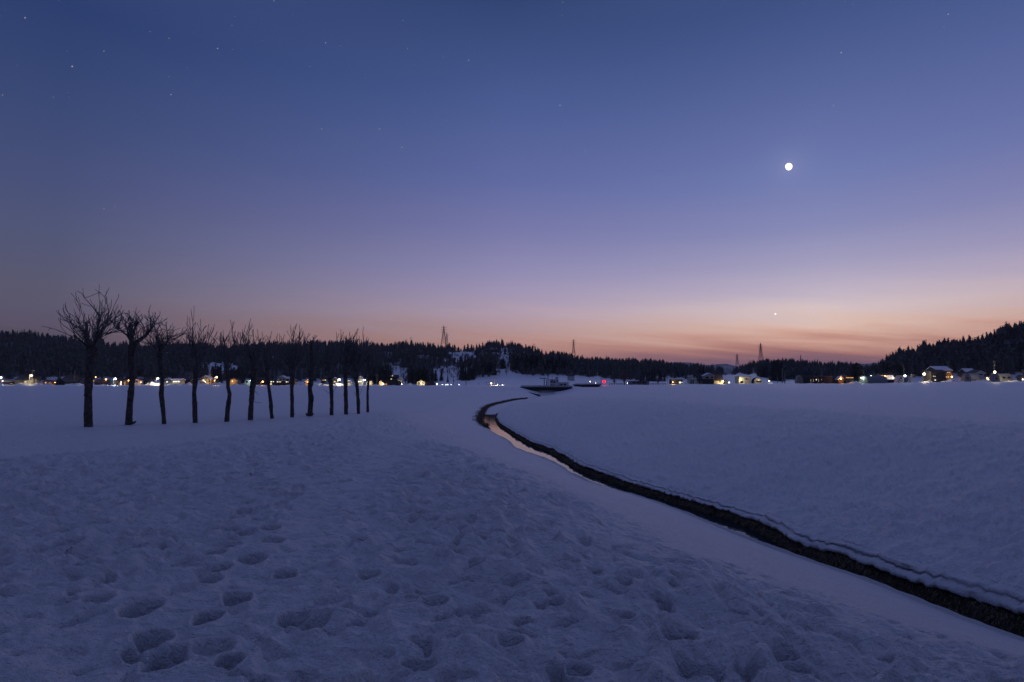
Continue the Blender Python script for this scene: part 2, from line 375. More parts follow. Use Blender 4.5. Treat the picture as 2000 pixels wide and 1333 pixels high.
def Hnear(x, y, detail=True, edges=True):
    sh = x.shape; x = x.ravel(); y = y.ravel()
    base = Hfar(x, y)
    near = (y < 175) & (y > -90) & (np.abs(x) < 140)
    z = base.copy()
    X, Y, B = x[near], y[near], base[near]
    dl = -sdist(Lt, X, Y); dr_ = sdist(Rt, X, Y); de = -sdist(Ep, X, Y)
    # levee
    zp = 2.32-.35*sstep((Y-20)/40)-.2*sstep((Y-55)/50)+.05*fbm(X/5, Y/5, 2)
    t_ = sstep((de+.2)/1.9)
    lev = B+(np.maximum(zp, B)-B)*t_*(1-sstep((Y-60)/60))
    brg = np.exp(-((Y-152)/9)**2)*np.exp(-(np.maximum(np.abs(X-9)-9, 0)/45)**2)
    lev = lev+.75*brg
    wd = 7.3+.7*fbm(X/6, Y/6, 2)-1.8*sstep((Y-60)/40)
    tt = np.clip(dl/wd, 0, 1.4); sl = np.where(tt < .8, tt*1.02, .816+(1-.816)*sstep((tt-.8)/.6*.5+.0)*2*(tt < 1.4)); sl = np.where(tt < .8, 1.02*tt, 1-.184*(1-np.clip((tt-.8)/.36, 0, 1))**2)
    zl = lzf(Y)+(lev-lzf(Y))*sl
    zrR = B+.95*np.exp(-((dr_-12)/9.5)**2)*(1-sstep((Y-45)/50))+.75*brg
    dd = np.maximum(dr_, 0)
    wr = lerp(6.5, 5.0, sstep((Y-15)/40))
    zr = rzf(Y)+(zrR-rzf(Y))*(1-np.exp(-(dd/wr)**1.12))+.05*fbm(X/3.5, Y/3.5, 2)*sstep(dd/2)
    if detail:
        R = np.hypot(X, Y)
        rough = sstep((dl-wd*.55+.9*noise(X/1.3, Y/1.3))/(wd*.5))*(.3+.7*sstep((de-.2)/2.5))
        rough = np.where(dl > 0, rough, 0)*(1-.45*sstep((R-9)/22))
        wx_ = X+.10*noise(X*2.1, Y*2.1); wy_ = Y+.10*noise(X*2.1+9, Y*2.1+4)
        bump = .20*(sbil(wx_/.34, wy_/.27, 2, .3)-.3)+.055*fbm(wx_/.15, wy_/.12, 3, .6)+.075*(sbil(wx_/.8, wy_/.7, 1)-.3)+.03*fbm(X/1.0, Y/.9, 2)
        pit = np.clip(noise(wx_/.22+50, wy_/.15+20)-.26, 0, 1); bump = (bump-.34*pit)*(.8+.45*fbm(X/2.3, Y/2.3, 2)+.2*sstep((X+2)/4))
        zl0 = zl+.03*fbm(X/1.0, Y/.9, 2)+.35*bump*0+.012*fbm(X/.12, Y/.12, 3)
        soft = .05*fbm(X/1.5, Y/1.2, 2)+.03*fbm((X*.95+Y*.3)/.5, (Y*.95-X*.3)/.16, 3)
        cor = np.exp(-((X-(-2.05-.09*(Y-3)))/.75)**2)*sstep((26-Y)/10); bump = bump*(1-.55*cor)
        zl = zl+rough*bump+np.where(dl > 0, (1-rough)*sstep(dl/.6), 0)*soft*.55
        ca, sa = math.cos(.45), math.sin(.45); xr = X*ca+Y*sa; yr = -X*sa+Y*ca
        zr = zr+sstep(dd/.35)*(.13*(billow(xr/.7, yr/.2, 3)-.25)+.06*fbm(xr/1.4, yr/.5, 3)+.045*fbm(xr/.3, yr/.1, 2))
        for fx, fy, a, b_, dp, ro in FPTS:
            m = (np.abs(X-fx) < .9) & (np.abs(Y-fy) < 1.2)
            if not m.any(): continue
            xx = X[m]-fx; yy = Y[m]-fy; ll = math.hypot(fx, fy); ux, uy = fx/ll, fy/ll
            lat = xx*uy-yy*ux; rad = xx*ux+yy*uy
            la = lat*math.cos(ro)+rad*math.sin(ro); ra = -lat*math.sin(ro)+rad*math.cos(ro)
            q = np.sqrt((la/a)**2+(ra/b_)**2)*(1+.22*noise(xx*7+fx*3, yy*7))
            dz = -dp*(1-sstep((q-.55)/.55))+.022*np.exp(-((q-1.22)/.22)**2)
            sup = 1-sstep((q-.9)/.7); zl[m] = lerp(zl[m], zl0[m], sup)+dz
    wob = .05*noise(X*1.7, Y*1.7)
    ek = .22 if edges else -.02
    ch = (dl < ek) & (dr_ < ek)
    zz = np.where(dl >= ek, zl, np.where(dr_ >= ek, zr, -.45))
    # between both edges on both sides: take whichever side is open
    zz = np.where((dl < ek) & (dr_ < ek), -.45, zz)
    far = sstep((Y-146)/8)
    zz = lerp(zz, np.minimum(B+.6*brg, B+.75*brg), np.where(far > 0, far, 0))
    # the trough under the road bridge
    z[near] = zz
    br = np.full(x.shape, -1.0)
    tr = (y > 128) & (y < 178) & (np.abs(x-9.4) < 9)
    if tr.any():
        q = np.abs(x[tr]-9.4)/7.0; k = sstep((y[tr]-132)/10)*(1-sstep((y[tr]-162)/12))
        z[tr] = np.minimum(z[tr], lerp(z[tr], np.maximum(.95, .95+1.25*q**2.6), k))
    tr2 = (y > 196) & (y < 246) & (np.abs(x-29.8) < 7.5)
    if tr2.any():
        q = np.abs(x[tr2]-29.8)/5.4; k = sstep((y[tr2]-200)/8)*(1-sstep((y[tr2]-232)/12))
        z[tr2] = np.minimum(z[tr2], lerp(z[tr2], 1.15+.9*q**4, k))
    return z.reshape(sh)
def H1(x, y): return float(Hnear(np.array([float(x)]), np.array([float(y)]), detail=False)[0])

azs = np.concatenate([np.arange(-180, -50, 5.0), np.arange(-50, 50.01, .135), np.arange(55, 180, 5.0), [180.0]])
rs = [.5, .8]
r_ = 1.1
while r_ < 3500:
    rs.append(r_); yp = 2.2*569/r_; r_ *= 1+min(.0105, .62/yp)
rs = np.array(rs)
AZ, RR = np.meshgrid(np.radians(azs), rs)
GX, GY = RR*np.sin(AZ), RR*np.cos(AZ)
GZ = Hnear(GX, GY)
nr, na = GX.shape
idx = np.arange(nr*na).reshape(nr, na)
F = np.stack([idx[:-1, :-1], idx[:-1, 1:], idx[1:, 1:], idx[1:, :-1]], -1).reshape(-1, 4)[:, ::-1]
gm = mesh('ground', np.stack([GX, GY, GZ], -1), F, SNOW, True)
dd_ = np.maximum(GY, 1.0); PX, PY = pxy(GX, np.maximum(GY, 1.0), GZ)
thp = np.clip(np.arctan2(GX, GY), -.87, .87); pxc = 1000+FPX*np.tan(thp)
dft = tab(pxc, T_DF); k = sstep((np.maximum(GY, RR*.57)-dft)/25)
br = (brush_at(pxc, PY)*k).astype(np.float32).ravel()
a_ = gm.attributes.new('brush', 'FLOAT', 'POINT'); a_.data.foreach_set('value', br)
tag(link('ground', gm), 'snow covered fields, levee and hillsides', 'ground', kind='structure')
# ------------------------------------------------------------------ creek: water, soil bank, snow lips
WATER = bpy.data.materials.new('water'); WATER.use_nodes = True
t = WATER.node_tree; b = t.nodes['Principled BSDF']
b.inputs['Base Color'].default_value = (.02, .028, .034, 1); b.inputs['Roughness'].default_value = .02; b.inputs['IOR'].default_value = 1.33
g_ = t.nodes.new('ShaderNodeNewGeometry'); n_ = t.nodes.new('ShaderNodeTexNoise'); n_.inputs['Scale'].default_value = 2.2; n_.inputs['Detail'].default_value = 3
t.links.new(g_.outputs['Position'], n_.inputs['Vector']); bp = t.nodes.new('ShaderNodeBump'); bp.inputs['Distance'].default_value = .004
t.links.new(n_.outputs[0], bp.inputs['Height']); t.links.new(bp.outputs[0], b.inputs['Normal'])
SOIL = mat('wet_soil', (.05, .042, .035), .9, .6, 6, .05, 25)
def near_part(P, ymin=-12, ymax=146):
    return P[(P[:, 1] > ymin) & (P[:, 1] < ymax)]
wl = resample(near_part(Lw), 1.0); wr_ = resample(near_part(Rw), 1.0)
m_ = MB(); n = 160
qa = resample(near_part(Lw), 1.0); qa = qa[np.linspace(0, len(qa)-1, n).astype(int)]; qb = resample(near_part(Rw), 1.0); qb = qb[np.linspace(0, len(qb)-1, n).astype(int)]
V = []; 
for i in range(n):
    u = qb[i]-qa[i]; u = u/(np.linalg.norm(u)+1e-9)
    for p in (qa[i]-u*1.0, qa[i], qb[i], qb[i]+u*1.0): V.append((p[0], p[1], 0))
Fq = [(4*i+k, 4*i+k+1, 4*i+k+5, 4*i+k+4) for i in range(n-1) for k in range(3)]
tag(link('creek_water', mesh('creek_water', V, Fq, WATER)), kind='structure')

def ribbon(P, side, prof, wobble, zfun, name, m, flat=False):
    """P path; side=+1 means the bank lies to the right; prof: list of (offset outward, mode, z)"""
    seg = np.linalg.norm(np.diff(P, axis=0), axis=1); s = np.concatenate([[0], np.cumsum(seg)])
    q = [0.0]
    while q[-1] < s[-1]:
        xx = np.interp(q[-1], s, P[:, 0]); yy = np.interp(q[-1], s, P[:, 1]); q.append(q[-1]+max(.035, .0045*math.hypot(xx, yy)))
    q = np.array(q); X = np.interp(q, s, P[:, 0]); Y = np.interp(q, s, P[:, 1])
    tx = np.gradient(X); ty = np.gradient(Y)
    k = 9; ker = np.ones(k)/k; txs = np.convolve(np.pad(tx, k//2, 'edge'), ker, 'valid'); tys = np.convolve(np.pad(ty, k//2, 'edge'), ker, 'valid')
    L = np.hypot(txs, tys)+1e-9; nx, ny = -tys/L*side, txs/L*side
    w = wobble(q, X, Y)
    vs = []
    for off, mode, z in prof:
        ox = X+nx*(off+w*(1 if off < .5 else max(0, 1.5-off))); oy = Y+ny*(off+w*(1 if off < .5 else max(0, 1.5-off)))
        if mode == 'E' and side > 0:
            jj = .05*noise(q*.8, q*0+round(-z*40)*1.7)+.025*noise(q*3.1, q*0+round(-z*40)*2.3); ox = ox+nx*jj; oy = oy+ny*jj
        if mode == 'H': zz = zfun(ox, oy)+z
        elif mode == 'E': zz = zfun(X+nx*.35, Y+ny*.35)+z*(rzf(Y)/.56 if side > 0 else 1)+.015*noise(q*2.2, q*0+off*9)
        elif mode == 'N': zz = z*(rzf(Y)/.56 if side > 0 else 1)+.05*noise(q*1.9, q*0+off*6)+.03*noise(q*7, q*0+off*12)
        else: zz = np.full(X.shape, z)
        vs.append(np.stack([ox, oy, zz], 1))
    A = np.stack(vs, 1); nn, kk = A.shape[:2]; ix = np.arange(nn*kk).reshape(nn, kk)
    F = np.stack([ix[:-1, :-1], ix[1:, :-1], ix[1:, 1:], ix[:-1, 1:]], -1).reshape(-1, 4)
    if side < 0: F = F[:, ::-1]
    return link(name, mesh(name, A.reshape(-1, 3), F, m, True)), A
ZN = lambda x, y: Hnear(x, y, True, False)
PR = near_part(Rw, -14, 120); PL = near_part(Lw, -14, 124)
test = sdist(Rt, np.array([40.0]), np.array([20.0]))[0]
# which perpendicular points to the right bank
d0 = PR[5]-PR[0]; sgnR = 1 if (-d0[1]) > 0 else -1
wobR = lambda q, X, Y: .13*noise(q*.6, q*0)+.07*noise(q*2.1, q*0+7)+.02*noise(q*7, q*0+7)
wobL = lambda q, X, Y: .09*noise(q*.6, q*0+3)+.03*noise(q*2.3, q*0+11)
lipR, AR = ribbon(PR, sgnR, [(1.3,'H',-.06),(1.0,'H',.004),(.75,'H',.006),(.5,'H',.006),(.35,'H',.004),(.22,'H',-.004),(.12,'H',-.02),(.05,'E',-.045),(.01,'E',-.07),(.0,'E',-.11),(.03,'E',-.118),(.03,'E',-.13),(-.05,'E',-.15),(-.14,'E',-.185),(-.17,'E',-.22),(-.165,'E',-.28),(-.05,'E',-.32),(.2,'E',-.34)], wobR, ZN, 'snow_lip_right', SNOW)
lipL, AL = ribbon(PL, -sgnR, [(1.3,'H',-.06),(1.0,'H',.004),(.7,'H',.006),(.45,'H',.006),(.28,'H',.002),(.15,'H',-.006),(.06,'H',-.02),(.01,'E',-.05),(-.02,'E',-.09),(.0,'E',-.15),(.05,'Z',-.05)], wobL, ZN, 'snow_lip_left', SNOW)
tag(lipR, kind='structure'); tag(lipL, kind='structure')
lipR.name = 'snow_bank'; lipL.name = 'snow_bank'
soil, AS = ribbon(PR, sgnR, [(.55,'Z',.24),(.2,'N',.28),(-.05,'N',.27),(-.17,'N',.22),(-.23,'N',.13),(-.28,'N',.05),(-.33,'N',-.02),(-.46,'Z',-.07),(-.55,'Z',-.2)], lambda q, X, Y: .06*noise(q*1.3, q*0+20)+.035*noise(q*5, q*0+2), ZN, 'creek_bank', SOIL)
tag(soil, kind='structure')
# upstream: the outer bend of the left bank is bare soil as well
PLu = near_part(Lw, 47, 122)
soil2, AS2 = ribbon(PLu, -sgnR, [(.9,'Z',.10),(.3,'N',.16),(.0,'N',.16),(-.12,'N',.10),(-.3,'Z',-.1)], lambda q, X, Y: .15*noise(q*.5, q*0+20)+.2*noise(q*1.5, q*0+2), ZN, 'creek_bank', SOIL)
tag(soil2, kind='structure')
# snow lying on the ice upstream
i0 = [i for i in range(n) if 66 < qa[i][1] < 118]
V = []; 
for i in i0:
    for k in range(7):
        u = -.02+k/6*1.04; p = qa[i]*(1-u)+qb[i]*u; V.append((p[0]+.25*noise(i*.7, k*.9), p[1], .05+.03*noise(i*.5, k*.8)-(.08 if i == i0[-1] else 0)))
if len(i0) > 1:
    Fq = [(7*i+k, 7*i+k+1, 7*i+k+8, 7*i+k+7) for i in range(len(i0)-1) for k in range(6)]
    tag(link('snowy_ice', mesh('snowy_ice', V, Fq, SNOW, True)), kind='structure')

# dead grass hanging on the soil bank
GRASS = mat('dead_grass', (.14, .115, .08), .9, .5, 8)
gv = []; gf = []
def blade(p, d, L, w, droop):
    b0 = len(gv); d = d/np.linalg.norm(d); sd = np.cross(d, (0, 0, 1)); sd = sd/(np.linalg.norm(sd)+1e-9)*w
    pts = [p, p+d*L*.5, p+d*L+np.array([0, 0, -droop])]
    gv.extend([tuple(pts[0]-sd), tuple(pts[0]+sd), tuple(pts[1]-sd*.8), tuple(pts[1]+sd*.8), tuple(pts[2])])
    gf.extend([(b0, b0+1, b0+3, b0+2), (b0+2, b0+3, b0+4)])
rg = np.random.default_rng(11)
def sow(A, cols, cnt, L0, up, ymax, outsgn=1.0):
    nn = A.shape[0]; dens = np.array([1/(max(3.0, math.hypot(A[i, 0, 0], A[i, 0, 1]))**.35) for i in range(nn)])
    dens = dens*np.concatenate([np.linalg.norm(np.diff(A[:, 2], axis=0), axis=1), [0]])
    vis = (A[:, 2, 1] > 5) & (A[:, 2, 1] < ymax); dens = dens*vis
    cl = .35+np.clip(noise(np.arange(nn)*.09, np.zeros(nn))+.5, 0, 1); dens = dens*cl; dens /= dens.sum()
    for i in rg.choice(nn-1, cnt, p=dens[:-1]/dens[:-1].sum()):
        j = cols[rg.integers(len(cols))]; u = rg.random(); p = A[i, j]*(1-u)+A[i, j+1]*u
        out = A[i, -1, :2]-A[i, 1, :2]; out = out/(np.linalg.norm(out)+1e-9)
        far = math.hypot(p[0], p[1]); L = L0*rg.uniform(.5, 1.3)
        d = np.array([out[0]*rg.uniform(.1, .8)*outsgn+rg.normal()*.35, out[1]*rg.uniform(.1, .8)*outsgn+rg.normal()*.35, up*rg.uniform(.2, 1)])
        blade(p+np.array([0, 0, -.01]), d, L, max(.005, .0005*far), L*rg.uniform(.3, .9))
sow(AS, [1, 2, 3, 4], 22000, .17, .7, 75)
sow(AS2, [0, 1, 2], 3500, .45, .9, 122)
tag(link('dead_grass', mesh('dead_grass', gv, gf, GRASS)), 'dark dead grass hanging over the creek bank', 'grass', kind='stuff')
# ------------------------------------------------------------------ moon, planet, stars
MOONM = emit('moon_glow', (1, .97, .92), 2.2)
mb = MB(); mb.ball((0, 0, 0), 1, 32, 24)
for i, v in enumerate(mb.v):    # gibbous: the lower left limb lies in shadow
    s_ = -v[0]*.8-v[2]*.35
    if s_ > 0: mb.v[i] = (v[0]+s_*.34, v[1], v[2]+s_*.15)
D = 30000.0
p = CZ*0+md*D
mo_ = mb.build('moon', MOONM, None, True, p); mo_.scale = [5.6/FPX*D*1.04]*3
tag(mo_, 'bright gibbous moon high in the blue evening sky', 'moon')
mb = MB(); mb.ball((0, 0, 0), 1, 10, 8)
vn = mb.build('planet', emit('planet_glow', (1, .92, .78), 1.6), None, True, ray(1514.5, 613.5)/np.linalg.norm(ray(1514.5, 613.5))*D); vn.scale = [1.3/FPX*D*1.04]*3
tag(vn, 'tiny bright evening planet low over the orange glow', 'planet')
ST = [(425,95,1),(636,84,1),(665,90,.6),(141,130,1.2),(628,252,1.1),(741,252,1.1),(785,288,1.1),(1094,206,1.2),(1143,295,1),(915,118,1),(1097,30,.7),(330,75,.7),(605,130,.7),(1099,5,.8),(1643,103,1.2),(1628,206,1),(1600,238,.8),
      (1600,392,.8),(1335,330,.7),(1271,458,.7),(1250,182,.6),(796,95,.7),(49,35,1),(203,100,.8),(334,185,.9),(203,408,.9),(225,403,.7),(662,515,.8),(1852,28,.9),(1882,298,.8),(1435,432,.6),(921,415,.8),(210,512,.7),(243,525,.7),
      (104,190,.6),(453,50,.6),(293,62,.6),(787,40,.7),(1370,230,.5),(1688,145,.6),(330,150,.6),(865,110,.6),(537,448,.6),(1190,265,.5),(1700,60,.5),(5,186,.8),(535,2,.8),(455,97,.5),(614,465,.6),(697,276,.5)]
rr = np.random.default_rng(5)
for _ in range(170): ST.append((rr.uniform(0, 2000), rr.uniform(0, 520)**1.0, rr.uniform(.25, .5)))
sv = []; sf = []
for px, py, s in ST:
    d = ray(px, py); d = d/np.linalg.norm(d); c_ = d*D; u = np.cross(d, (0, 0, 1)); u /= np.linalg.norm(u); w = np.cross(u, d); k = s*.95/FPX*D
    b0 = len(sv)
    for q in (u, w, -u, -w, d, -d): sv.append(tuple(c_+q*k))
    for i in range(4): sf += [(b0+i, b0+(i+1) % 4, b0+4), (b0+(i+1) % 4, b0+i, b0+5)]
tag(link('stars', mesh('stars', sv, sf, emit('star_glow', (.82, .88, 1), .42))), 'faint stars scattered over the evening sky', 'stars', kind='stuff')

# ------------------------------------------------------------------ pollard trees by the levee
BARK = mat('bark', (.075, .064, .055), .9, .55, 7, .03, 14)
TWIG = mat('twig_bark', (.15, .138, .135), .85, .3, 5)
BROKEN = mat('broken_wood', (.11, .095, .085), .9, .3, 12, .02, 20)
TD = [  # trunk way points (base first), widths px, crown (left,right,top,bottom), shoots, label
 ([(173.4,834),(172.4,800),(172.6,765),(174,732),(177,700),(179,680)],[15.6,14.6,13,13.2,14,17],(110,245,564,684),58,'tallest pollard tree at the left end of the row with the widest crown'),
 ([(251.5,830),(253,795),(256,765),(258,744),(256,705),(258,674)],[14,11.5,10.5,10,10,12],None,0,'pollard tree with a pale snapped trunk top and one long limb reaching right'),
 ([(322,829),(318.5,800),(315,768),(317,737),(312.5,712),(312,690)],[8.5,8,9,7.5,7.5,9],(291,353,622,690),60,'slim pollard tree leaning left, third from the left end of the row'),
 ([(382,826.5),(380.5,795),(379,768),(382,740),(382.5,722)],[9.5,8.5,8,8,10],(350,416,615,715),62,'upright pollard tree with a tall feathery crown, fourth from the left end'),
 ([(443,824),(444,805),(446.5,788),(448.5,770),(445,755),(445,724)],[9.5,8.5,9,7,6.5,8],(417,471,627,722),62,'pollard tree with a kinked trunk and a pale knot, fifth from the left end'),
 ([(489,821),(490,795),(492,770),(494.5,748),(496.5,722)],[10,9.5,9,10,11],(461,518,632,718),74,'stout pollard tree with a full upright crown, sixth from the left end'),
 ([(532,818),(529.5,798),(528,778),(524,750),(520,728)],[7.5,7,6.5,6,7],(506,548,650,724),46,'thin pollard tree leaning left with a sparse crown, seventh from the left end'),
 ([(571,815.5),(570.5,790),(570,760),(571,730)],[7.8,7,6.5,9],(544,601,635,732),76,'straight pollard tree with long shoots forking from a low head, eighth from the left'),
 ([(605,813),(606,795),(607.5,778),(605,760),(607,748),(609,728),(609,700),(608,676)],[9.5,9,10.5,8,11,6.5,7.5,6],(592,623,655,730),34,'knobbly pollard tree with dark burrs along its trunk and almost no crown'),
 ([(647.5,811.5),(648,790),(647.5,768),(645,738)],[7.5,7,7,8.5],(624,666,650,742),50,'pollard tree with thin side shoots on its trunk, fourth from the right end'),
 ([(676.5,809.5),(675.5,785),(675,755),(674,728)],[8,7.5,7,8],(654,700,647,730),66,'straight dark pollard tree with a dense fan of shoots, third from the right end'),
 ([(701,808.5),(699.5,785),(698,762),(695,738)],[7,6.5,6,8],(676,724,652,740),62,'leaning pollard tree with a curled shoot low on its trunk, second from the right end'),
 ([(718.5,805),(718,785),(718,765),(720,740)],[5.2,4.8,4.5,6],(704,748,668,742),50,'thinnest pollard tree standing at the right end of the row'),
]
def crooked(rg, p, d, L, n, wand, up):
    pts = [p.copy()]; d = d/np.linalg.norm(d); st = L/n
    for i in range(n):
        d = d+rg.normal(size=3)*wand+np.array([0, 0, up]); d = d/np.linalg.norm(d); p = p+d*st; pts.append(p.copy())
    return pts
def pollard(i, way, wid, crown, ns, label):
    rg = np.random.default_rng(100+i)
    g = gp(way[0][0], way[0][1], 1.5); dist = g[1]
    for _ in range(4):
        z = H1(g[0], g[1]); g = gp(way[0][0], way[0][1], z); dist = g[1]
    k = dist/FPX
    o = thing('pollard_tree', label, 'tree', (g[0], g[1], z), 'pollard trees in a row on the snowfield')
    P = [at(px, py, dist+(.15*rg.normal() if j else 0))-g for j, (px, py) in enumerate(way)]
    P[0] = P[0]-np.array([0, 0, .4])
    # resample trunk with knobs
    s = np.linspace(0, len(P)-1, 26); A = np.array(P)
    T = [np.array([np.interp(q, range(len(P)), A[:, c]) for c in range(3)]) for q in s]
    Rd = [np.interp(q, range(len(wid)), np.array(wid)/2*k)*(1+.10*noise(q*1.9+i, 0.3)+.07*noise(q*4.1, i+.5)) for q in s]
    tb = MB(); n = 9; b0 = 0
    tb.tube(T, Rd, n)
    for j, v in enumerate(tb.v):     # fluted, lumpy bark
        c_ = T[j//n] if j//n < len(T) else T[-1]; dv = np.array(v)-c_; f = 1+.13*noise(j % n*1.3+i, v[2]*2.2)+.07*noise(j % n*2.1, v[2]*7)
        tb.v[j] = tuple(c_+dv*f)
    if i >= 3 and i != 8: ns = int(ns*.75)
    for _ in range(5 if i != 8 else 16):   # burrs
        q = rg.uniform(.15, .95)*25; c_ = T[int(q)]; R_ = Rd[int(q)]; w = rg.uniform(0, 2*math.pi)
        tb.ball(c_+np.array([math.cos(w), math.sin(w), 0])*R_*.85, R_*rg.uniform(.3, .5), 6, 4, 1.3)
    if i in (1, 8):                   # exposed roots / broken wood at the foot
        for sx in ((1, .45), (-1, .25)) if i == 8 else ((1, .75), (1, .45)):
            tb.tube([np.array([0, -.05, .12]), np.array([sx[0]*sx[1]*.35, -.2, .1]), np.array([sx[0]*sx[1]*.62, -.25, .13]), np.array([sx[0]*sx[1]*.75, -.25, .22])], [.1, .08, .07, .03], 5)
    tb.build('trunk', BARK, o, False)
    H_ = T[-1]; hr = Rd[-1]
    limb = MB(); tw = MB(); X = []
    if i == 1:
        st = MB(); a_ = at(255.8, 634, dist)-g; m1 = at(256.5, 655, dist)-g
        st.tube([H_-np.array([0, 0, .2]), m1, a_-np.array([0, 0, .15])], [hr*.8, hr*.62, hr*.55], 8)
        for q in range(6): w = q; st.tube([a_+np.array([math.cos(w)*hr*.4, math.sin(w)*hr*.4, -.25]), a_+np.array([math.cos(w)*hr*.42, math.sin(w)*hr*.4, rg.uniform(0, .2)])], [.06, .01], 4)
        st.build('broken_top', BROKEN, o)
        lm = [(260,678),(267,668),(275,663),(284,656),(292,646),(298,640)]; L = [at(x, y, dist-.1*j)-g for j, (x, y) in enumerate(lm)]
        limb.tube(L, [hr*.75, hr*.65, hr*.55, hr*.5, hr*.42, hr*.3], 7)
        l2 = [(256,668),(248,655),(238,648),(228,643),(221,640)]; L2 = [at(x, y, dist+.1*j)-g for j, (x, y) in enumerate(l2)]
        limb.tube(L2, [hr*.35, hr*.3, hr*.2, hr*.12, hr*.06], 6)
        l3 = [(257,670),(250,650),(245,630),(238,618)]; L3 = [at(x, y, dist+.2*j)-g for j, (x, y) in enumerate(l3)]
        limb.tube(L3, [hr*.3, hr*.25, hr*.15, hr*.07], 6)
        l4 = [(258,662),(264,640),(270,628)]; L4 = [at(x, y, dist-.2*j)-g for j, (x, y) in enumerate(l4)]
        limb.tube(L4, [hr*.4, hr*.33, hr*.15], 6)
        for (pl, cnt, ln) in ((L, 19, 58), (L2, 9, 38), (L3, 8, 38), (L4, 9, 34), ([m1, a_], 6, 22)):
            for _ in range(cnt):
                q = (rg.random()**.6)*(len(pl)-1); j = min(int(q), len(pl)-2); p = pl[j]+(pl[j+1]-pl[j])*(q-j)
                L_ = ln*k*rg.uniform(.35, 1.05); pts = crooked(rg, p, np.array([rg.normal()*.5, rg.normal()*.5, .8]), L_, 7, .22, .09)
                tw.tube(pts, list(np.linspace(k*1.15, k*.42, len(pts))), 4, False)
                for _2 in range(2):
                    pp = pts[rg.integers(2, 6)]; t2 = crooked(rg, pp, np.array([rg.normal(), rg.normal(), 1.0]), L_*.35, 4, .25, .1); tw.tube(t2, list(np.linspace(k*.55, k*.35, len(t2))), 3, False)
    else:
        cl, cr, ct, cb = crown; hx = way[-1][0]; W_ = (cr-cl)*k/2; Hc = (way[-1][1]-ct)*k; off = ((cl+cr)/2-hx)*k
        nl = {0: 8, 8: 5}.get(i, 6); limbs = []
        for q in range(nl):
            w = 2*math.pi*(q+rg.uniform(-.3, .3))/nl; tilt = rg.uniform(.55, 1.15) if i != 8 else rg.uniform(.2, .8)
            d = np.array([math.cos(w)*tilt+off/W_*.3, math.sin(w)*tilt, 1.0])
            L_ = Hc*rg.uniform(.3, .62); p0 = T[-1-rg.integers(0, 4)]
            pts = crooked(rg, p0, d, L_, 7, .13, .11)
            r0 = hr*(rg.uniform(.28, .42) if i == 0 else rg.uniform(.36, .52)); rad = list(r0*np.linspace(1, .5, 8)*(1+.12*rg.normal(size=8)))
            limb.tube(pts, rad, 6); limb.ball(pts[-1], rad[-1]*1.35, 6, 4); limbs.append((pts, rad))
        sh = []
        for q in range(ns):
            pts, rad = limbs[rg.integers(nl)]; a = .1+.9*rg.random(); j = int(a*(len(pts)-1)); p = pts[j]
            r = p-H_; outw = np.array([r[0], r[1], 0]); outw = outw/(np.linalg.norm(outw)+.05)
            d = outw*rg.uniform(-.1, .8)+np.array([rg.normal()*.25, rg.normal()*.25, 1.0])
            L_ = Hc*rg.uniform(.42, .8)*(1 if rg.random() > .2 else .55)
            s_ = crooked(rg, p, d, L_, 9, .23 if i == 0 else .14, .07)
            sh.append((s_, rg.uniform(.55, 1)))
            for _2 in range(rg.integers(2, 5)):
                jj = rg.integers(2, 8); t2 = crooked(rg, s_[jj], (s_[jj+1]-s_[jj])/np.linalg.norm(s_[jj+1]-s_[jj])+rg.normal(size=3)*.55, L_*rg.uniform(.2, .45), 5, .16, .1); sh.append((t2, .45))
        allp = np.array([q[-1] for q, _ in sh]); xs = allp[:, 0]; zs = allp[:, 2]
        lo, hi, tp = np.percentile(xs, 1), np.percentile(xs, 99), np.percentile(zs, 99)
        tx0, tx1 = (cl-hx)*k+H_[0], (cr-hx)*k+H_[0]; tz = H_[2]+Hc
        def fit(p):
            x = p[0]-H_[0]; lim = (hi-H_[0]) if x > 0 else (H_[0]-lo); tgt = (tx1-H_[0]) if x > 0 else (H_[0]-tx0)
            f = np.clip(tgt/max(lim, .1), .4, 1.6); dz = p[2]-H_[2]; fz = np.clip(Hc/(tp-H_[2]), .5, 2) if dz > 0 else 1
            fy = np.clip((tx1-tx0)/(hi-lo), .5, 1.6)
            vz = np.clip(.42+1.7*max(dz*fz, 0)/Hc, .42, 1); return np.array([H_[0]+x*f*vz, H_[1]+(p[1]-H_[1])*fy*vz, H_[2]+dz*fz])
        limb.v = [tuple(fit(np.array(v))) for v in limb.v]
        thick = k*(1.15 if i == 0 else .95)
        for s_, q in sh:
            s2 = [fit(p) for p in s_]; tw.tube(s2, list(np.linspace(thick*q, k*.42, len(s2))), 4, False)
        if i in (9, 5, 11):
            for q in range(3):
                j = rg.integers(8, 20); t2 = crooked(rg, T[j], np.array([rg.choice([-1, 1])*.6, 0, -.2 if i == 5 else .9]), .8, 5, .15, .08); ss_ = MB(); ss_.tube(t2, list(np.linspace(.018, .008, len(t2))), 4, False); ss_.build('side_shoot', TWIG, o)
    limb.build('limbs', BARK, o); tw.build('shoots', TWIG, o)
for i, (way, wid, crown, ns, lab) in enumerate(TD): pollard(i, way, wid, crown, ns, lab)

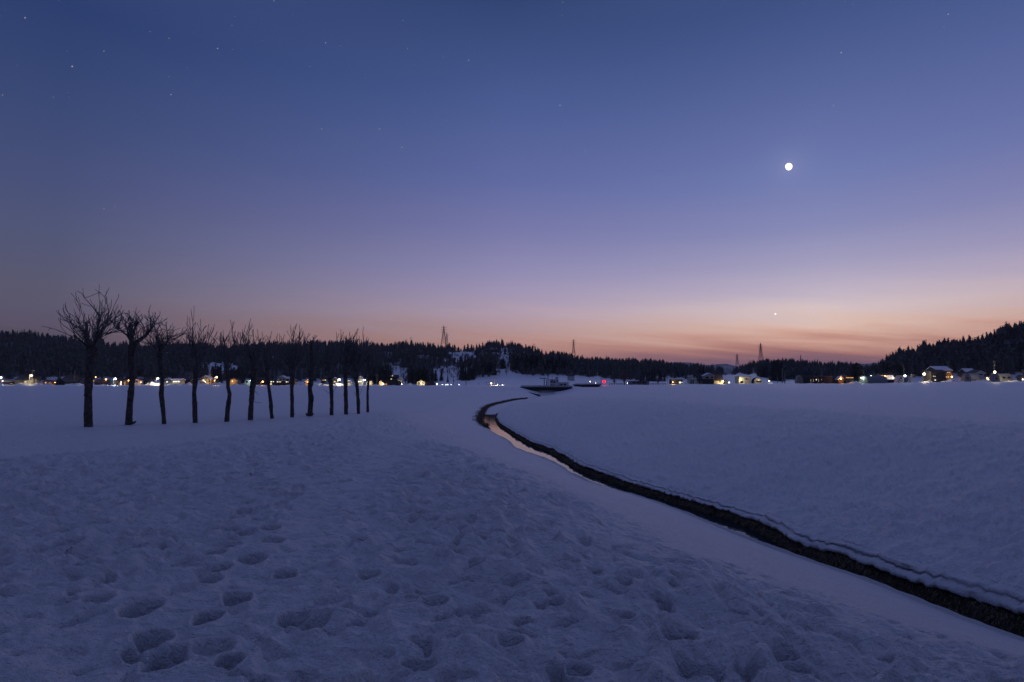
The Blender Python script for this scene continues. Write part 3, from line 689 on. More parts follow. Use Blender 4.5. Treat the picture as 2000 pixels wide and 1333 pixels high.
# ------------------------------------------------------------------ conifers and woods
NEEDLE = mat('cedar_foliage', (.10, .10, .095), .95, .35, .35)
NEEDLE2 = mat('near_cedar_foliage', (.095, .105, .08), .95, .4, .5)
TRUNKM = mat('cedar_trunk', (.04, .03, .025), .9, .3, 2)
BRUSHM = mat('bare_wood', (.13, .115, .11), .95, .3, .3)
BRUSHR = mat('reddish_bare_wood', (.2, .11, .095), .95, .3, .3)
def crown_tris(rg, n, rad=.17, seg=9, lay=7, full=.15, round_=.9):
    """unit height cedar: jagged core plus loose leaf clumps; returns verts, tris"""
    v = []; f = []
    def R(t): return rad*(1-t)**round_*(1.0 if t > full else .75+.25*t/full)
    for l in range(lay):
        t0 = .06+.9*l/lay; t1 = min(1, t0+1.75/lay); b0 = len(v)
        for s_ in range(seg):
            w = 2*math.pi*(s_+rg.uniform(-.3, .3))/seg; r = R(t0)*rg.uniform(.55, 1.0); v.append((r*math.cos(w), r*math.sin(w), t0+rg.uniform(-.03, .03)))
        v.append((rg.normal()*.004, rg.normal()*.004, t1))
        for s_ in range(seg): f.append((b0+s_, b0+(s_+1) % seg, b0+seg))
    for _ in range(n):
        t = rg.random()**1.25*.95+.04; w = rg.uniform(0, 2*math.pi); r = R(t)*rg.uniform(.75, 1.18); c_ = np.array([r*math.cos(w), r*math.sin(w), t])
        o = np.array([math.cos(w), math.sin(w), rg.uniform(-.5, .6)]); sz = .05*rg.uniform(.5, 1.4); s2 = np.array([-math.sin(w), math.cos(w), rg.normal()*.3])
        b0 = len(v); v += [tuple(c_-s2*sz*.6-o*sz*.5), tuple(c_+s2*sz*.6-o*sz*.5), tuple(c_+o*sz*.9+np.array([0, 0, rg.uniform(-.02, .03)]))]; f.append((b0, b0+1, b0+2))
    return np.array(v), np.array(f)
VARS = []
for q in range(8):
    rg = np.random.default_rng(40+q)
    rnd = [.9, .75, 1.1, .55][q % 4]; v, f = crown_tris(rg, 420, [.15, .19, .13, .22][q % 4], 10, 8, .15, rnd)
    cm = mesh('crown', v, f, NEEDLE if q < 4 else NEEDLE2); t_ = MB(); t_.tube([(0, 0, -.12), (0, 0, .3), (0, 0, .8)], [.018, .014, .004], 6); VARS.append((cm, mesh('trunk', t_.v, t_.f, TRUNKM)))
def conifer(x, y, z, h, label, group, near=False, wide=1.0):
    o = thing('cedar_tree', label, 'tree', (x, y, z), group, rng.uniform(0, 6.28)); o.scale = (h*wide, h*wide, h)
    cm, tm = VARS[rng.integers(4)+(4 if near else 0)]
    link('crown', cm, o); link('trunk', tm, o)
    return o
ncon = 0
def far_h(x, y): return float(Hfar(np.array([float(x)]), np.array([float(y)]))[0])
CL = [ # clump: px0, px1, ytop, ybase, depth, count, label, group
 (722,764,711,748,372,9,'dark cedar in the grove behind the right end of the pollard row','cedars of the grove behind the pollard row'),
 (797,838,714,750,385,10,'dark cedar in the grove behind the small gabled house','cedars of the grove behind the gabled house'),
 (842,853,723,743,430,2,'rounded dark cedar of a pair on the central snow slope','rounded cedars on the snow slope'),
 (857,867,721,742,435,1,'pointed dark cedar alone on the open snow slope left of centre',None),
 (873,876,733,744,420,1,'very small cedar at the foot of the open snow slope',None),
 (898,919,706,746,455,6,'tall dark cedar in the block standing forward on the central snow slope','cedars of the block on the central slope'),
 (919,927,716,741,465,3,'slender cedar beside the tall block on the central slope','slender cedars beside the block'),
 (926,970,702,741,520,11,'dark cedar in the wide stand left of the snow gully','cedars left of the snow gully'),
 (979,986,701,730,560,2,'tall narrow cedar standing in the snow gully','narrow cedars in the snow gully'),
 (1003,1065,692,738,560,18,'dark cedar in the dense stand above the road bridge','cedars above the road bridge'),
 (1068,1112,697,736,560,11,'dark cedar in the stand right behind the white gatehouse','cedars behind the white gatehouse'),
 (413,434,709,739,380,5,'cedar before the pale snow slope behind the fifth pollard tree','cedars before the pale snow slope'),
 (446,476,716,742,390,7,'cedar at the wood edge behind the arched shed','cedars behind the arched shed'),
 (1672.5,1673.5,709,742,345,1,'single broad pointed cedar beside the lit shop front',None),
 (1480,1500,712,740,480,5,'cedar on the low slope behind the round arch shed','cedars behind the round arch shed'),
 (1508,1530,703,747,430,6,'tall cedar at the left edge of the flat dark wood','cedars at the left edge of the flat wood'),
 (1726,1762,706,742,370,9,'lamp lit bushy cedar behind the small white arch shed','lamp lit cedars behind the white arch shed'),
 (1250,1300,722,745,480,9,'low cedar at the foot of the wood right of the red lamp','cedars at the wood foot right of the red lamp'),
 (1366,1376,716,738,520,2,'cedar behind the dark roof of the farmhouse','cedars behind the farmhouse'),
]
ORD = ['leftmost','second','third','fourth','fifth','sixth','seventh','eighth','ninth','tenth','eleventh','twelfth','thirteenth','fourteenth','fifteenth','sixteenth','seventeenth','eighteenth','nineteenth','twentieth']
def ordn(j, n_, lab):
    if n_ == 1: return lab
    if n_ == 2: return ('left ' if j == 0 else 'right ')+lab
    return ('leftmost ' if j == 0 else 'rightmost ' if j == n_-1 else ORD[j]+' from left, ')+lab
for x0, x1, yt, yb, dep, n_, lab, grp in CL:
    for j in range(n_):
        px = (x0+x1)/2 if n_ == 1 else x0+(x1-x0)*(j+.5)/n_+rng.uniform(-1.5, 1.5)
        d = dep+rng.uniform(-12, 12); z = float(zpx(yb, d)); p = at(px, yb, d)
        h = (yb-yt)*d/FPX*(1 if n_ == 1 else rng.uniform(.72, 1.04)); w_ = 1.0 if n_ > 1 else {1673: 1.5, 862: 1.3, 874: 1}.get(int(px), 1.1)
        if n_ == 2: w_ = 1.35
        zg = far_h(p[0], p[1]); zz = p[2]
        conifer(p[0], p[1], min(zz, zg+.2)-.3, h+max(0, zz-zg), ordn(j, n_, lab), grp, yb-yt > 30 and dep < 400, w_*1.15); ncon += 1
# the crest of the right hill and the ridge line, tree by tree
PO = ['first','second','third','fourth','fifth','sixth','seventh','eighth','ninth','tenth','eleventh','twelfth','thirteenth']
PX = [179,256,313,383,445,496,520,571,608,645,674,695,720]
SEG = [(-10, 112, 'at the far left edge of the ridge', 8.5)]+[(PX[k_], PX[k_+1], 'on the ridge right of the %s pollard tree' % PO[k_], 9.0) for k_ in range(12)]
SEG[1:1] = [(112, 179, 'on the ridge behind the crown of the tallest pollard', 9.5)]
SEG += [(735,800,'on the ridge left of the small pole mast',6.5),(800,862,'on the ridge left of the twin pylons',6),(872,935,'on the ridge right of the twin pylons',6.5),(940,1000,'on the left half of the rounded hilltop',4.4),(1000,1060,'on the right half of the rounded hilltop',4.4),
        (1075,1120,'on the ridge just left of the slender middle pylon',5),(1120,1180,'on the ridge just right of the slender middle pylon',5),(1180,1250,'on the ridge above the reddish bare tree',5.2),(1250,1330,'at the right end of the middle ridge',5.2),
        (1562,1610,'in the wood just right of the radio mast',6.5),(1610,1665,'in the wood above the long dark shed',7),(1665,1716,'in the low wood above the green lit shop',8),
        (1716,1765,'at the left foot of the right hill crest',4.2),(1765,1815,'on the right hill crest above the starry lamp',4.2),(1815,1865,'on the right hill crest above the big house',4.4),(1865,1925,'on the right hill crest above the orange window',4.6),(1925,1970,'on the right hill crest above the pole lamp',4.6),(1970,2012,'on the right hill crest at the picture edge',4.6)]
for x0, x1, where, stp in SEG:
    n_ = max(1, int(round((x1-x0)/stp)))
    n_ = min(n_, 20)
    for j in range(n_):
        px = x0+(x1-x0)*(j+.5)/n_+rng.uniform(-1.3, 1.3)*stp*.2
        d = float(tab(px, T_DR))*rng.uniform(.93, 1.0); p = at(px, 700, d); zg = far_h(p[0], p[1])
        want = float(tab(px, T_R)); top = zpx(want+rng.uniform(-4, 6), d); h = max(float(top)-zg, rng.uniform(4.5, 7))
        conifer(p[0], p[1], zg-1.0, min(h+1.5, 27), ordn(j, n_, 'cedar '+where), 'cedars '+where, False, rng.uniform(1.0, 1.9)); ncon += 1
# the rest of the woods: one mass
def mass(name, N_, lo, hi, dens, base, hrange, m, label, cat, seed, trunk=False):
    rg = np.random.default_rng(seed); vs = []; fs = []; off = 0; cnt = 0; tries = 0
    px = rg.uniform(lo, hi, N_*6); tt = rg.random(N_*6)
    dr = tab(px, T_DR); df = tab(px, T_DF); d = df+(dr-df)*tt*1.02+3
    th = np.arctan((px-1000)/FPX); x = d*np.tan(th); y = d; z = Hfar(x, y); _, py = pxy(x, y, z)
    keep = dens(px, py, tt, rg)
    x, y, z, px, py = [q[keep][:N_] for q in (x, y, z, px, py)]
    hs = rg.uniform(*hrange, len(x))*(1+.25*noise(px/30, py/20)); rot = rg.uniform(0, 6.28, len(x)); wd = rg.uniform(.9, 1.5, len(x))
    which = rg.integers(len(base), size=len(x))
    for b_ in range(len(base)):
        v, f = base[b_]; m_ = which == b_; n_ = m_.sum()
        c_, s_ = np.cos(rot[m_])[:, None], np.sin(rot[m_])[:, None]; h = hs[m_][:, None]; w = wd[m_][:, None]
        V = np.stack([(v[:, 0]*c_-v[:, 1]*s_)*h*w+x[m_][:, None], (v[:, 0]*s_+v[:, 1]*c_)*h*w+y[m_][:, None], v[:, 2]*h+z[m_][:, None]-.8], -1)
        fs.append((f[None]+(np.arange(n_)*len(v))[:, None, None]).reshape(-1, 3)+off); vs.append(V.reshape(-1, 3)); off += n_*len(v)
    return tag(link(name, mesh(name, np.concatenate(vs), np.concatenate(fs), m)), label, cat, kind='stuff')
CB = [crown_tris(np.random.default_rng(70+q), 60, [.17, .2, .15, .24][q % 4], 6, 4, .15, [.9, .7, 1, .5][q % 4]) for q in range(6)]
def inpatch(px, py):
    b = np.zeros(px.shape, bool)
    for cx, cy, rx, ry, v in PATCH:
        q = ((px-cx)/(rx*1.05))**2+((py-1.5-cy)/(ry*1.1))**2+.8*noise(px/13., py/6.); b |= (q < 1) & (v < .3)
    return b
def dens_con(px, py, tt, rg):
    mid = (px > 738) & (px < 1072); p = np.where(mid, .3+.5*(noise(px/22, py/9) > .05), .92)
    p = np.where((px > 1330) & (px < 1480), .8, p)
    return (rg.random(px.shape) < p) & ~inpatch(px, py)
mass('cedar_wood', 7000, -150, 2150, dens_con, CB, (9, 14), NEEDLE, 'dark cedar woods covering the hills behind the village', 'wood', 21)
# leafless broad leaved trees: thin fans of twigs
def bare_tris(rg, n=26, spread=.42):
    v = []; f = []
    for q in range(n):
        w = rg.uniform(0, 2*math.pi); a = rg.uniform(.0, spread)*1.0; p = np.array([0, 0, rg.uniform(.08, .4)]); e = np.array([math.cos(w)*a*1.0, math.sin(w)*a*1.0, rg.uniform(.62, 1.0)*(1-.35*a/spread)])
        s_ = np.array([-math.sin(w), math.cos(w), 0])*rg.uniform(.006, .014); m_ = p+(e-p)*.5+np.array([math.cos(w), math.sin(w), 0])*.06
        b0 = len(v); v += [tuple(p-s_), tuple(p+s_), tuple(m_+s_), tuple(m_-s_), tuple(e)]; f += [(b0, b0+1, b0+2), (b0, b0+2, b0+3), (b0+3, b0+2, b0+4)]
        for _ in range(3):
            e2 = m_+(e-m_)*rg.uniform(.3, 1)+rg.normal(size=3)*.13; b0 = len(v); v += [tuple(m_-s_*.8), tuple(m_+s_*.8), tuple(e2)]; f.append((b0, b0+1, b0+2))
    b0 = len(v); v += [(-.016, 0, -.08), (.016, 0, -.08), (0, .016, .5)]; f.append((b0, b0+1, b0+2))
    b0 = len(v); v += [(0, -.016, -.08), (0, .016, -.08), (.01, 0, .5)]; f.append((b0, b0+1, b0+2))
    return np.array(v), np.array(f)
BB = [bare_tris(np.random.default_rng(90+q), 16) for q in range(5)]
def dens_bare(px, py, tt, rg):
    p = np.where((px > 730) & (px < 1110), .9, .18); p = np.where(noise(px/16, py/7) > .28, p*.25, p)
    return (rg.random(px.shape) < p) & (~inpatch(px, py) | (rg.random(px.shape) < .4))
mass('bare_woodland', 4200, 0, 2050, dens_bare, BB, (5, 9), BRUSHM, 'leafless grey woodland over the snowy slopes', 'wood', 33)
# single leafless trees on the plain
BV = []
for q in range(4):
    v, f = bare_tris(np.random.default_rng(140+q), 60, .4); t_ = MB(); t_.tube([(0, 0, -.1), (.01, 0, .2), (0, .01, .45)], [.028, .02, .008], 6)
    BV.append((v, f, t_))
def bare(px, yt, yb, dep, w, m, label, group=None, q=0):
    p = at(px, yb, dep); h = (yb-yt)*dep/FPX; v, f, t_ = BV[q % 4]
    o = thing('bare_tree', label, 'tree', p, group, q*1.3); o.scale = (h*w, h*w, h)
    link('crown', mesh('crown', v, f, m), o); link('trunk', mesh('trunk', t_.v, t_.f, TRUNKM), o)
bare(1219, 722, 752, 300, 1.35, BRUSHR, 'round reddish leafless tree on the plain right of the red lamp', None, 0)
bare(1252, 735, 752, 300, 1.1, BRUSHM, 'small grey leafless tree just right of the reddish one', None, 1)
bare(1285, 733, 751.5, 300, 1.1, BRUSHM, 'thin leafless tree left of the small lit farm shed', None, 2)
bare(1200, 737, 752, 305, .9, BRUSHM, 'small leafless tree between the red lamp and the reddish tree', None, 3)
bare(1878, 724, 742, 322, 1.3, BRUSHM, 'dark leafless tree on lit snow right of the two storey house', None, 1)
bare(1783, 727, 744, 326, 1.0, BRUSHM, 'lamp lit leafless tree between two street lamps on the right', None, 2)
bare(1745, 716, 742, 350, 1.2, BRUSHM, 'tall leafless tree behind the small white arch shed', None, 3)
bare(1650, 731, 744, 345, 1.0, BRUSHM, 'lit leafless bush behind the orange lit porch', None, 0)
bare(792, 733, 750, 345, 1.3, BRUSHM, 'brown lit leafless tree right of the lit barn left of centre', None, 2)
bare(561, 738, 748, 318, 1.2, BRUSHM, 'small leafless tree before the pale gabled house', None, 3)
# ------------------------------------------------------------------ village
LP = .36
WC = {'cream': (.55, .52, .40), 'pale': (.50, .49, .46), 'white': (.66, .66, .64), 'dark': (.045, .042, .045), 'brown': (.10, .078, .06), 'red': (.09, .05, .045), 'grey': (.22, .22, .24), 'navy': (.05, .06, .10), 'blue': (.12, .2, .4), 'tan': (.25, .21, .16)}
WM = {k_: mat('wall_'+k_, v, .8, .12, .8, .01, 8) for k_, v in WC.items()}
ROOFM = mat('dark_roof', (.05, .05, .055), .7, .2, 1)
GLASS = mat('dark_glass', (.015, .018, .025), .15, .1, 1)
METAL = mat('pole_metal', (.20, .20, .21), .5, .1, 3)
CONC = mat('concrete', (.20, .20, .20), .85, .2, 2)
WOODP = mat('post_wood', (.12, .10, .08), .85, .2, 3)
STEEL = mat('steel_lattice', (.10, .10, .105), .6, .15, 1, metal=.2)
LIT = {'warm': emit('window_warm', (1, .66, .30), 1.3), 'yel': emit('window_yellow', (1, .78, .40), 1.0), 'org': emit('window_orange', (1, .42, .14), 1.0), 'wht': emit('window_white', (1, .93, .78), 1.6), 'dim': emit('window_dim', (1, .7, .4), .45), 'grn': emit('sign_green', (.15, .8, .55), .9), 'blu': emit('window_blue', (.35, .6, 1), 1.2)}
BC = {'white': (1, .95, .86), 'cool': (.85, .95, 1), 'yel': (1, .80, .48), 'warm': (1, .68, .34), 'org': (1, .42, .13), 'red': (1, .004, .014), 'grn': (.7, 1, .75)}
BM = {k_: emit('bulb_'+k_, c_, 11 if k_ != 'red' else 4) for k_, c_ in BC.items()}
def plight(parent, loc, col, P, size=.15):
    l = bpy.data.lights.new('lamp_light', 'POINT'); l.energy = P*LP; l.color = BC[col]; l.shadow_soft_size = size
    o = bpy.data.objects.new('lamp_light', l); C.objects.link(o); o.parent = parent; o.location = [float(q) for q in loc]
def house(px0, px1, yt, ye, yb, dep, wall, style, label, cat='house', deep=None, wins=(), lamps=(), snow=True, roofc=None, door=None, group=None, name=None):
    """pixel box of the front: roof top, eaves, foot; wins: (px0,py0,px1,py1,mat); lamps: (px,py,col,P,r)"""
    cx = (px0+px1)/2; g = at(cx, yb, dep); k_ = dep/FPX; w = (px1-px0)*k_; hw = (yb-ye)*k_; hr_ = (ye-yt)*k_
    o = thing(name or {'barn': 'barn', 'shed': 'shed', 'greenhouse': 'greenhouse'}.get(cat, 'house'), label, cat, g, group)
    dd = deep or max(3.0, min(10, w*.8)); x0, x1 = -w/2, w/2
    m = MB(); wm = WM[wall]; snow = snow and int(px0) % 5 not in (0, 2, 4)
    def arc(n_=10, e=0): return [((w/2+e)*math.cos(math.pi*(1-q/n_)), hw*.35+(hw*.65+hr_+e)*math.sin(math.pi*(1-q/n_))) for q in range(n_+1)]
    if style == 'gable':
        m.prism([(x0, -2.5), (x1, -2.5), (x1, hw), (0, hw+hr_), (x0, hw)], 0, dd); m.build('wall', wm, o)
        r_ = MB(); ov = .5
        for sx in (-1, 1):
            sl_ = hr_/(w/2); xe = sx*(w/2+ov); ze = hw-ov*sl_
            r_.add([(0, -ov, hw+hr_+.02), (xe, -ov, ze+.02), (xe, dd+ov, ze+.02), (0, dd+ov, hw+hr_+.02), (0, -ov, hw+hr_+.2), (xe, -ov, ze+.2), (xe, dd+ov, ze+.2), (0, dd+ov, hw+hr_+.2)], [(0,1,2,3),(7,6,5,4),(0,4,5,1),(1,5,6,2),(2,6,7,3),(3,7,4,0)])
        rf = r_.build('roof', ROOFM if roofc is None else WM[roofc], o)
        if snow:
            s_ = MB(); th = .45
            for sx in (-1, 1):
                sl_ = hr_/(w/2); xe = sx*(w/2+ov*.8); ze = hw-ov*.8*sl_
                s_.add([(0, -ov*.8, hw+hr_+.21), (xe, -ov*.8, ze+.21), (xe, dd+ov*.8, ze+.21), (0, dd+ov*.8, hw+hr_+.21), (0, -ov*.7, hw+hr_+.2+th), (xe*.97, -ov*.7, ze+.2+th*.7), (xe*.97, dd, ze+.2+th*.7), (0, dd, hw+hr_+.2+th)], [(0,1,2,3),(7,6,5,4),(0,4,5,1),(1,5,6,2),(2,6,7,3),(3,7,4,0)])
            s_.build('snow_cover', ROOFSNOW, rf)
    elif style == 'side':
        m.box(x0, x1, 0, dd, -2.5, hw); m.add([(x0, 0, hw), (x0, dd, hw), (x0, dd/2, hw+hr_*.98), (x1, 0, hw), (x1, dd, hw), (x1, dd/2, hw+hr_*.98)], [(0,1,2),(3,5,4)]); m.build('wall', wm, o)
        r_ = MB(); ov = .6; r_.prismx([(-ov, hw-ov*hr_*2/dd), (dd/2, hw+hr_), (dd+ov, hw-ov*hr_*2/dd), (dd+ov, hw-ov*hr_*2/dd+.18), (dd/2, hw+hr_+.2), (-ov, hw-ov*hr_*2/dd+.18)], x0-.4, x1+.4)
        rf = r_.build('roof', ROOFM if roofc is None else WM[roofc], o)
        if snow:
            s_ = MB(); z1 = hw-ov*hr_*2/dd+.2; s_.prismx([(-ov*.9, z1), (dd/2, hw+hr_+.22), (dd+ov*.9, z1), (dd+ov*.8, z1+.4), (dd/2, hw+hr_+.7), (-ov*.8, z1+.4)], x0-.3, x1+.3); s_.build('snow_cover', ROOFSNOW, rf)
    elif style == 'flat':
        m.box(x0, x1, 0, dd, -2.5, hw+hr_-.15); m.build('wall', wm, o); r_ = MB(); r_.box(x0-.2, x1+.2, -.2, dd+.2, hw+hr_-.148, hw+hr_); rf = r_.build('roof', ROOFM if roofc is None else WM[roofc], o)
        if snow: s_ = MB(); s_.box(x0, x1, 0, dd, hw+hr_+.002, hw+hr_+.35); s_.build('snow_cover', ROOFSNOW, rf)
    elif style == 'arch':
        a_ = arc(); m.prism([(x0, -2.5)]+a_+[(x1, -2.5)], 0, .12); m.build('wall', wm, o); r_ = MB()
        a2 = arc(10, .12); r_.prism([(x0-.12, -2.5)]+a2+[(x1+.12, -2.5)], .15, dd); rf = r_.build('roof', WM[roofc or 'grey'], o)
    elif style == 'archside':
        prof = [(dd*.5*(1-math.cos(math.pi*q/10)), hw*.35+(hw*.65+hr_)*math.sin(math.pi*q/10)) for q in range(11)]
        m.prismx([(0, -2.5)]+prof+[(dd, -2.5)], x0, x1); m.build('roof', wm, o); e_ = MB()
        for xx in (x0-.1, x1+.003): e_.prismx([(.1, -2.5)]+[(a*.96+.1, b*.97) for a, b in prof]+[(dd-.1, -2.5)], xx, xx+.09)
        e_.build('end_wall', WM['grey'], o); rb = MB()
        for q in range(7):
            xx = x0+w*(q+.5)/7; rb.prismx([(-.04, -2.5)]+[(a*1.01-.04, b*1.012) for a, b in prof]+[(dd+.04, -2.5)], xx-.04, xx+.04)
        rb.build('ribs', METAL, o)
    yf = -.05 if style != 'archside' else -.35
    for q in wins:
        a, b = at(q[0], q[1], dep)-g, at(q[2], q[3], dep)-g
        fr = MB(); t_ = .10; fx0, fx1, fz0, fz1 = a[0]-t_, b[0]+t_, b[2]-t_, a[2]+t_
        fr.box(fx0, a[0], yf-.06, yf+.03, fz0, fz1); fr.box(b[0], fx1, yf-.06, yf+.03, fz0, fz1); fr.box(a[0], b[0], yf-.06, yf+.03, fz0, b[2]); fr.box(a[0], b[0], yf-.06, yf+.03, a[2], fz1)
        if b[0]-a[0] > 1.2: xm = (a[0]+b[0])/2; fr.box(xm-.05, xm+.05, yf-.055, yf+.028, b[2], a[2])
        f_ = fr.build('window', WM['dark'], o); pn = MB(); pn.box(a[0], b[0], yf-.02, yf+.02, b[2], a[2]); pn.build('pane', LIT.get(q[4], GLASS), f_)
    if door:
        a, b = at(door[0], door[1], dep)-g, at(door[2], door[3], dep)-g; dm = MB(); dm.box(a[0], b[0], yf-.03, yf+.04, b[2], a[2]); dm.build('door', WM['dark'], o)
    for px, py, col, P, r in lamps:  # some lamps are added to light walls that show no source
        r *= .75
        c_ = at(px, py, dep-1.0)-g; lm = MB(); lm.ball(c_, r, 8, 6); lo = lm.build('wall_lamp', BM[col], o, True)
        br_ = MB(); br_.bar(c_+np.array([0, r*.8, 0]), c_+np.array([0, .95, .1]), .04); br_.build('lamp_arm', METAL, lo)
        plight(lo, c_+np.array([0, -r-.5, .0]), col, P)
    return o
def pole(px, yt, yb, dep, label, r=.14, arms=0, m=None, cat='utility pole', group=None, name='utility_pole'):
    g = at(px, yb, dep); h = (yb-yt)*dep/FPX; o = thing(name, label, cat, g, group)
    p = MB(); p.tube([(0, 0, -1.5), (0, 0, h)], [r, r*.75], 8); p.build('pole', m or CONC, o)
    for q in range(arms):
        a = MB(); z = h-.5-q*1.1; a.box(-1.1, 1.1, -.08, .08, z, z+.14)
        for x in (-.95, -.3, .35, .98): a.ball((x, 0, z+.26), .11, 6, 4)
        a.build('crossarm', METAL, o)
    if arms: t_ = MB(); t_.tube([(.32, -.1, h-3.2), (.32, -.1, h-2.3)], .24, 8); t_.build('transformer', METAL, o)
    return o
def lamp(px, py, yb, dep, col, P, r, label, side=1, group=None, phase=True):
    g = at(px, yb, dep); top = at(px, py, dep)-g; h = top[2]
    o = thing('street_lamp', label, 'street lamp', g-np.array([side*.9, 0, 0]), group)
    p = MB(); p.tube([(0, 0, -1.5), (0, 0, h+.35)], [.11, .08], 8); p.build('pole', METAL, o)
    a = MB(); a.tube([(0, 0, h+.2), (side*.45, 0, h+.42), (side*.9, 0, h+.40)], .045, 6); a.build('arm', METAL, o)
    hd = MB(); hd.box(side*.9-.3, side*.9+.3, -.16, .16, h+r*.8, h+r*.8+.12); ho = hd.build('lamp_head', METAL, o)
    r *= .72; b_ = MB(); b_.ball((side*.9, 0, h), r, 10, 8); b_.build('bulb', BM[col], ho, True); plight(ho, (side*.9, -r-.1, h-.1), col, P*1.8, .25)
    return o
PW = 1.0
# street lamps, left to right
for a in [
 (1,738,752,318,'cool',2600,.62,'bright white street lamp at the left picture edge'),
 (60.5,734,751,322,'yel',3600,.5,'tall street lamp lighting the long hall on the far left'),
 (225,740.5,754,310,'cool',2600,.55,'bright white street lamp between the first two pollard trees'),
 (308,739.5,752.5,312,'yel',3000,.55,'street lamp over lit snow left of the third pollard trunk'),
 (423,737.5,748.5,325,'warm',2800,.5,'street lamp over bright snow left of the fifth pollard trunk'),
 (513,746,754,305,'org',900,.5,'orange street lamp before the dark red house'),
 (663,742,752,312,'yel',3400,.6,'starry yellow street lamp between the pollard trees near the right end'),
 (1768,734.5,744,328,'cool',1800,.7,'cool white street lamp beside the small arch shed on the right'),
 (1806,731,747,322,'yel',2600,.85,'brightest street lamp on the right between arch shed and big house'),
 (1944,727,746,318,'yel',3000,.75,'bright street lamp above the two arched barns on the far right'),
]: lamp(*a, group=None)
H = house
# far left
H(5,28,743,746,753.5,318,'dark','side','low dark shed under the lamp at the left picture edge','shed',wins=[(21,749,24,750.5,'dim')],lamps=[(5,744.5,'org',250,.35)])
H(30,60,736.5,742,751,326,'cream','side','long brightly lit hall with a snowy roof on the far left','hall',deep=6,wins=[(34,745,38,748,'yel'),(41,745,45,748,'yel'),(48,745,52,748,'yel')],name='hall')
H(62,71,737,741,751.5,328,'tan','gable','narrow lamp lit house right of the long lit hall')
H(84,95,743,746,752,320,'tan','gable','small half buried shed in warm light on the far left','shed',wins=[(88,746.5,91,749,'org')])
H(95,104,744,747,752,322,'brown','side','small warm lit hut left of the dark gabled house','shed',lamps=[(107.5,747,'org',700,.4)])
H(109,126,740,746,753,312,'dark','gable','dark gabled house right of the orange lamp on the far left',wins=[(116,747,119,750,'dark')],deep=8)
H(122,137,732.5,740,752,336,'brown','side','long roofed house behind the dark gabled one',wins=[(132,741,135,744,'org')],deep=10)
H(154,166,741,746,753,322,'grey','gable','snowed in grey house left of the tallest pollard trunk',deep=6)
H(184,206,742,746,753,325,'navy','side','dark bluish house right of the tallest pollard trunk',wins=[(181.5,743.5,184,746,'org')],lamps=[(187,737,'org',200,.3),(207,741.5,'org',900,.5)])
H(212,225,743,746,755,312,'dark','flat','black shed left of the lit post hall','shed')
o = H(225,251,740.5,743.5,755,318,'brown','side','open post hall glowing between the first and second pollard trees','hall',deep=5,wins=[(227,745,229,754,'yel'),(231.5,748,233.5,754,'org'),(235.5,745,237.5,754,'wht'),(243,746,245,753,'dim')],lamps=[(251.5,743.5,'org',900,.45)],name='hall')
H(262,272,740,742.5,751,322,'white','gable','small white gabled shed right of the second pollard trunk','shed',wins=[(265,744,268,746,'dark')],lamps=[(275,747,'org',200,.3)])
H(279,292,739,743,753,330,'grey','side','grey boarded barn left of the third street lamp','barn',wins=[(282,744,283.5,752,'dark'),(286,744,287.5,752,'dark')])
H(321,334,740.5,745,750,326,'cream','gable','cream gabled house right of the third pollard trunk',wins=[(325,745.5,328,747.5,'wht')])
H(336,353,742,744,750.5,318,'cream','side','low house with a bright window strip left of the fourth pollard tree',wins=[(338,744.8,346,747,'wht'),(347,743.5,351,747,'wht')])
H(345,366,734,738,745,345,'grey','side','upper house with a long snowy roof behind the fourth pollard tree',snow=True)
H(352,371,738.5,742,751,325,'dark','side','dark roofed house left of the fourth pollard trunk')
H(367,379,737,741,748.5,330,'tan','gable','lamp lit tan gabled house touching the fourth pollard trunk',wins=[(371,742,374,745,'dark')])
H(391,410,736,741.5,748,330,'tan','gable','tan gabled house with one bright window left of the utility pole',wins=[(396,742,399.5,745,'wht')],lamps=[(401,746,'warm',500,.3)])
H(414,421,741.5,743.5,747.5,332,'brown','gable','tiny orange lit gable beside the fifth street lamp','shed',lamps=[(419,744,'org',400,.3)])
H(447,464,739.5,743,748.5,330,'tan','gable','orange lit broad gabled house right of the fifth pollard trunk',lamps=[(454,745,'org',500,.25)])
H(477,488,742.5,747,753.5,310,'white','arch','white arched shed with a square dark window by the sixth pollard','shed',wins=[(481,745,484,747.3,'dark')],lamps=[(488.5,744,'grn',350,.2)],roofc='blue')
H(499,520,738,742,753,322,'red','side','dark red house behind the orange street lamp',wins=[(520.5,745,522.3,747.3,'yel')],snow=False)
H(524,536,741,744,754,318,'brown','side','small brown house with two lit windows right of the seventh pollard',wins=[(528.5,744.5,531,747,'wht'),(533,744.5,535,746.5,'wht'),(528,749,531,752,'yel')])
H(537,566,745,746,752.5,314,'dark','flat','long low black shed with a strip of lit windows','shed',wins=[(541,745.6,543.5,747,'wht'),(545,745.6,549,747,'yel'),(558.5,745.6,561,747,'wht'),(561.8,745.6,563.5,747,'yel')])
H(543,558,736,740,746,335,'pale','gable','pale gabled house behind the long black shed',wins=[(547,740.5,549,742.5,'dark'),(553,740.5,555,742.5,'dark')])
H(556,567,738.5,741,746,338,'pale','side','lower pale wing right of the pale gabled house')
H(572,576,743,745,751,322,'tan','gable','narrow lit hut right of the eighth pollard trunk','shed',lamps=[(574,744.5,'warm',300,.3)])
H(596,606,744,747,752.5,325,'tan','gable','lit hut hidden behind the ninth pollard trunk','shed',lamps=[(601,747,'org',900,.35)])
H(627,639,739,741.5,748,328,'dark','side','dark house with an orange lit upper window left of the tenth pollard',wins=[(630,741.8,632.5,743.5,'org'),(634,741.8,637,743.3,'wht')])
H(635,641,745,746.5,751.5,322,'blue','flat','small bluish shed left of the tenth pollard trunk','shed')
